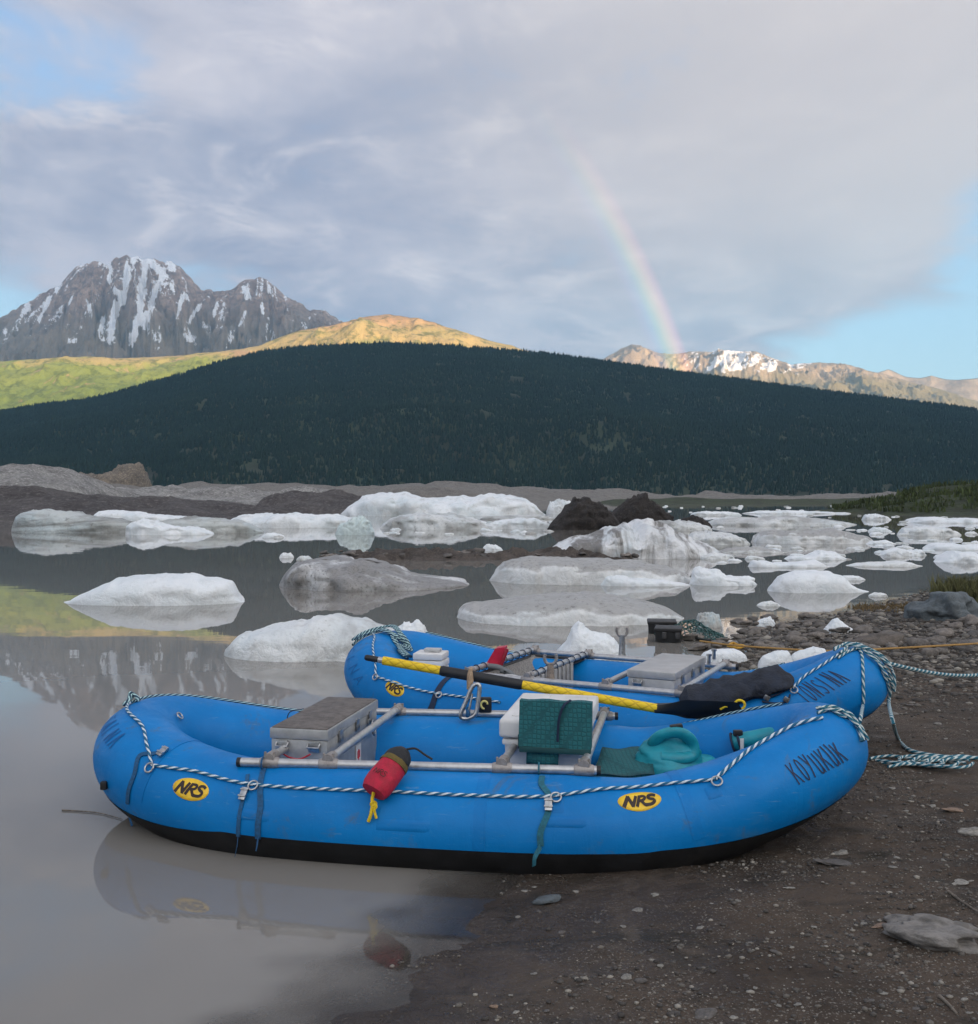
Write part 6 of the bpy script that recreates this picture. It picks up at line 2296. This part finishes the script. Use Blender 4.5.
# the lock that carries it: leather strap, long steel shackle
lk = empty("oarlock", pt(467, 714, 5.56), "bright metal oarlock bracket with a leather keeper, on the nearer raft's far rail", "oarlock", "oarlocks on the pipe frames")
mb = MB()
mb.torus(fx_(474), dO, .036, .012, 22, 8)
mb.tube([fx_(474) + Vector((0, -.02, .04)), fx_(474) + Vector((0, -.045, -.02)), fx_(474) + Vector((-.005, -.04, -.07))], [.012, .020, .015], 10)
mb.build("leather_keeper", M_TAN, lk)
mb = MB()
p0, p1 = pt(476, 686, 5.52), pt(468, 715, 5.50)
ex_ = Vector((1, 0, .1)).normalized()
path = [p0 - ex_ * .018, p0 + ex_ * .018, p0.lerp(p1, .5) + ex_ * .036, p1 + ex_ * .040, p1 - ex_ * .010 + Vector((0, 0, -.02)), p1 - ex_ * .042, p0.lerp(p1, .5) - ex_ * .032]
mb.tube(spline(path, 6, closed=True), .0125, 10, closed=True)
mb.tube([p0.lerp(p1, .45) - ex_ * .0 + Vector((0, 0, .03)), p0.lerp(p1, .95)], .006, 8)
mb.build("shackle", M_STEEL, lk)
mb = MB()
mb.torus(p1 + Vector((0, .02, .005)), uA, .026, .010, 18, 8)
mb.build("rail_strap", M_STRAP, lk)
# black and yellow disc on the far rail
bd = empty("strap_reel", pt(486, 706, 5.60), "black strap reel with a yellow spiral on the nearer raft's far rail", "strap reel")
c_ = pt(485, 704, 5.58)
nrm = Vector((.05, -1, .1)).normalized()
mb = MB()
mb.box(c_ + Vector((.0, .03, -.01)), (.075, .04, .085), None, .012)
mb.build("reel_body", M_BLACK, bd)
mb = MB()
sp3 = [c_ + Vector((math.cos(t_) * (.012 + .0032 * t_), -.006, math.sin(t_) * (.012 + .0032 * t_))) for t_ in np.linspace(0, 4.6, 24)]
mb.tube(sp3, .006, 8)
mb.build("spiral", simple("pale_yellow", (.70, .62, .22), .6), bd)

# coil of rope over the farther raft's stern
mb = MB()
path = [(349, 637), (357, 632), (368, 630), (380, 629.5), (390, 632), (396, 640), (402, 650), (407, 660)]
for k_ in range(9):
    pts = [(x + 3.4 * math.sin(k_ * 1.9 + i * .9), y + 2.4 * math.cos(k_ * 2.3 + i * 1.1) + (1.0 if i < 5 else 0)) for i, (x, y) in enumerate(path)]
    try:
        mb.tube(RB.line(pts, .012 + .014 * (k_ % 3)), .0095, 7)
    except Exception:
        pass
tag(mb.build("rope_coil", M_ROPE2), "dark blue flecked rope coil thrown over the farther raft's stern", "rope")

# ropes on the farther raft's bow
mb = MB()
bow2 = [(838, 656), (848, 651), (858, 649), (868, 653), (877, 662), (884, 674), (889, 690)]
for k_ in range(6):
    pts = [(x + 2.6 * math.sin(k_ * 2.1 + i * .8), y + 2.0 * math.cos(k_ * 1.7 + i * 1.3)) for i, (x, y) in enumerate(bow2)]
    mb.tube(RB.line(pts, .010 + .012 * (k_ % 3)), .008, 7)
tag(mb.build("bow_line", M_ROPE3), "tangle of rope wrapped over the farther raft's bow", "rope")
mb = MB()
mb.tube(RB.line([(858, 650), (861, 665), (861.5, 685), (861, 705)], .010) + [pt(861, 716, 5.02), pt(860, 722, 4.96)], .009, 8)
tag(mb.build("rope", M_ROPE3), "single rope falling straight down the farther raft's bow", "rope")
mb = MB()
pB = RB.at(*RB.pick(882, 664), off=.015)
gend = ground_at(1040, 700) + Vector((0, 0, .30))
path = [pB.lerp(gend, f_) - Vector((0, 0, .10 * math.sin(PI * f_))) for f_ in np.linspace(0, 1, 20)]
mb.tube(path, .0125, 8)
tag(mb.build("mooring_rope", M_ROPE3), "blue and white mooring rope running off to the right from the farther raft's bow", "rope")
# rope dropping to the pile on the ground
mb = MB()
p = [RB.at(*RB.pick(889, 690), off=.012), RB.at(*RB.pick(890, 704), off=.03), pt(893, 722, 5.45)]
g_pts = [(898, 738), (908, 749), (925, 754), (950, 757), (978, 758), (1005, 760)]
p += [ground_at(x, y, .012) for x, y in g_pts]
mb.tube(spline(p, 8), .011, 8)
tag(mb.build("rope", M_ROPE3), "rope dropping from the farther raft's bow to the pile on the mud", "rope")
mb = MB()
rnd = random.Random(5)
for k_ in range(5):
    y0 = 759 + 1.6 * k_
    pts = [ground_at(x, y0 + 2.2 * math.sin(x * .09 + k_ * 1.4) + (1.6 if k_ % 2 else -1), .012 + .010 * (k_ % 2)) for x in np.linspace(870 + 6 * k_, 975 - 9 * k_, 9)]
    mb.tube(spline(pts, 6), .0085, 8)
for k_ in range(4):
    cx_ = 915 + 14 * k_
    pts = [ground_at(cx_ + 16 * math.cos(t_), 760 + 4.5 * math.sin(t_) + k_, .022 + .006 * k_) for t_ in np.linspace(0, 5.6, 10)]
    mb.tube(spline(pts, 5), .0085, 8)
tag(mb.build("rope_pile", M_ROPE3), "loose pile of wet blue and white rope on the mud right of the bows", "rope")
# orange line from the far right
mb = MB()
pts = [pt(700, 641, 10.6), pt(730, 645, 10.2), pt(770, 648, 9.8), pt(830, 651, 9.4), pt(900, 648, 9.4), pt(978, 643.5, 9.6), pt(1030, 640, 9.8)]
pts = [Vector((q.x, q.y, max(q.z, float(beach_z(q.x, q.y)) + .02))) for q in pts]
mb.tube(spline(pts, 8), .010, 7)
tag(mb.build("shore_line", simple("orange_cord", (.38, .22, .07), .8, var=.2, scale=90)), "thin orange line stretched across the cobbles behind the rafts", "rope")

# slate jacket / bag draped on the farther raft's near tube
rows_ = [(682, 704, .05, .05), (690, 702, .11, .09), (703, 700, .13, .10), (718, 697, .13, .10), (735, 692, .13, .10), (752, 687, .125, .095), (768, 682, .115, .09), (782, 679, .11, .085), (788, 678, .085, .07), (791, 677, .03, .03)]
rings = []
prev = None
Pc = []
for (px, py, rx, ry) in rows_:
    rx, ry = rx * 1.0, ry * .62
    s, a = RB.pick(px, py + 2)
    Pc.append((RB.at(s, a, ry * .45), RB.normal(s, a), rx, ry))
for i, (c_, nrm, rx, ry) in enumerate(Pc):
    d = (Pc[min(i + 1, len(Pc) - 1)][0] - Pc[max(0, i - 1)][0]).normalized()
    axx_ = nrm.cross(d).normalized()
    rings.append((c_, axx_, nrm, rx, ry * (1 + .18 * math.sin(i * 2.3)), .07))
fine = []
for i in range(len(rings) - 1):
    for q in range(4):
        f_ = q / 4
        A_, B_ = rings[i], rings[i + 1]
        fine.append((A_[0].lerp(B_[0], f_), A_[1].lerp(B_[1], f_).normalized(), A_[2].lerp(B_[2], f_).normalized(), A_[3] + (B_[3] - A_[3]) * f_, A_[4] + (B_[4] - A_[4]) * f_, .05))
fine.append(rings[-1])
loft(fine, "duffel", M_JACKET, crumple=.26)
tag(bpy.data.objects["duffel"], "limp slate-black duffel laid along the farther raft's near tube", "duffel bag")
mb = MB()
for pts in ([(765, 700), (775, 697), (788, 690)], [(764, 702), (775, 704), (786, 702), (792, 695)]):
    mb.tube(RB.line(pts, .02), .006, 7)
bk = mb.build("duffel_strap", M_STRAP_D)
tag(bk, "dark buckle strap trailing from the slate duffel", "strap")
mb = MB()
for (x, y) in ((767, 700.5), (787, 701)):
    c_ = RB.at(*RB.pick(x, y), off=.03)
    mb.box(c_, (.035, .012, .03), Matrix.Rotation(R(30), 4, 'Y'), .004)
mb.build("strap_buckle", M_STEEL, bk)

# black crates with a net, left in the shallows beyond
def crate(label, px, py, w, h, yaw):
    p = ground_at(px, py)
    p.z = max(p.z, 0)
    y = p.y
    W_, H_ = w / F_PX * y, h / F_PX * y
    M = Matrix.Rotation(R(yaw), 4, 'Z')
    root = empty("black_crate", p, label, "crate", "black crates in the shallows", R(yaw))
    mb = MB()
    mb.box(p + Vector((0, .15, H_ / 2 - .04)), (W_, .30, H_ + .08), M, .03, 3, taper=.92)
    mb.build("body", simple("matt_black_plastic", (.010, .011, .012), .6), root)
    mb = MB()
    mb.box(p + Vector((0, .15, H_ - .015)), (W_ * 1.05, .32, .04), M, .012)
    mb.build("rim", M_BLACK, root)
    mb = MB()
    for sx in (-.25, .25):
        mb.box(p + M.to_3x3() @ Vector((sx * W_, -.02, 0)) + Vector((0, .0, H_ * .55)), (.05, .03, .07), M, .008)
    mb.build("latch", simple("grey_latch", (.05, .05, .052), .5), root)
    return root


crate("black plastic crate standing behind, left of the pair in the shallows", 664, 634, 28, 12, -8)
crate("black plastic crate in front, right of the pair in the shallows", 671, 643, 26, 14, -14)
V, Fc = [], []
pn = ground_at(695, 640)
nn_ = 14
for i in range(nn_ + 1):
    for j in range(nn_ + 1):
        f_, g_ = i / nn_ - .5, j / nn_ - .5
        z = .20 * math.exp(-(f_ * f_ * 9 + g_ * g_ * 6)) + .02 * math.sin(i * 2.1 + j * 1.3)
        V.append((pn.x + f_ * .75, pn.y + .25 + g_ * .6, max(0, pn.z) + z - .01))
mbn = MB()
for i in range(0, nn_ + 1):
    mbn.tube([V[i * (nn_ + 1) + j] for j in range(nn_ + 1)], .006, 5)
    mbn.tube([V[j * (nn_ + 1) + i] for j in range(nn_ + 1)], .006, 5)
tag(mbn.build("net", simple("teal_net", (.03, .085, .085), .85, var=.3)), "dark teal net heaped beside the black crates", "net")
mb = MB()
mb.tube(spline([ground_at(x, y, .03) for x, y in ((678, 636), (695, 638), (712, 641), (730, 645))], 6), .012, 7)
tag(mb.build("rope", simple("dark_rope", (.03, .035, .035), .85)), "dark rope trailing from the net to the yellow strap", "rope")
mb = MB()
mb.tube(spline([ground_at(x, y, .04) for x, y in ((728, 646), (733, 643), (738, 645), (744, 646), (738, 648), (732, 647))], 6, closed=True), .014, 7, closed=True)
tag(mb.build("strap", simple("amber_webbing", (.50, .27, .03), .8)), "amber yellow strap bunched on the cobbles by the net", "strap")
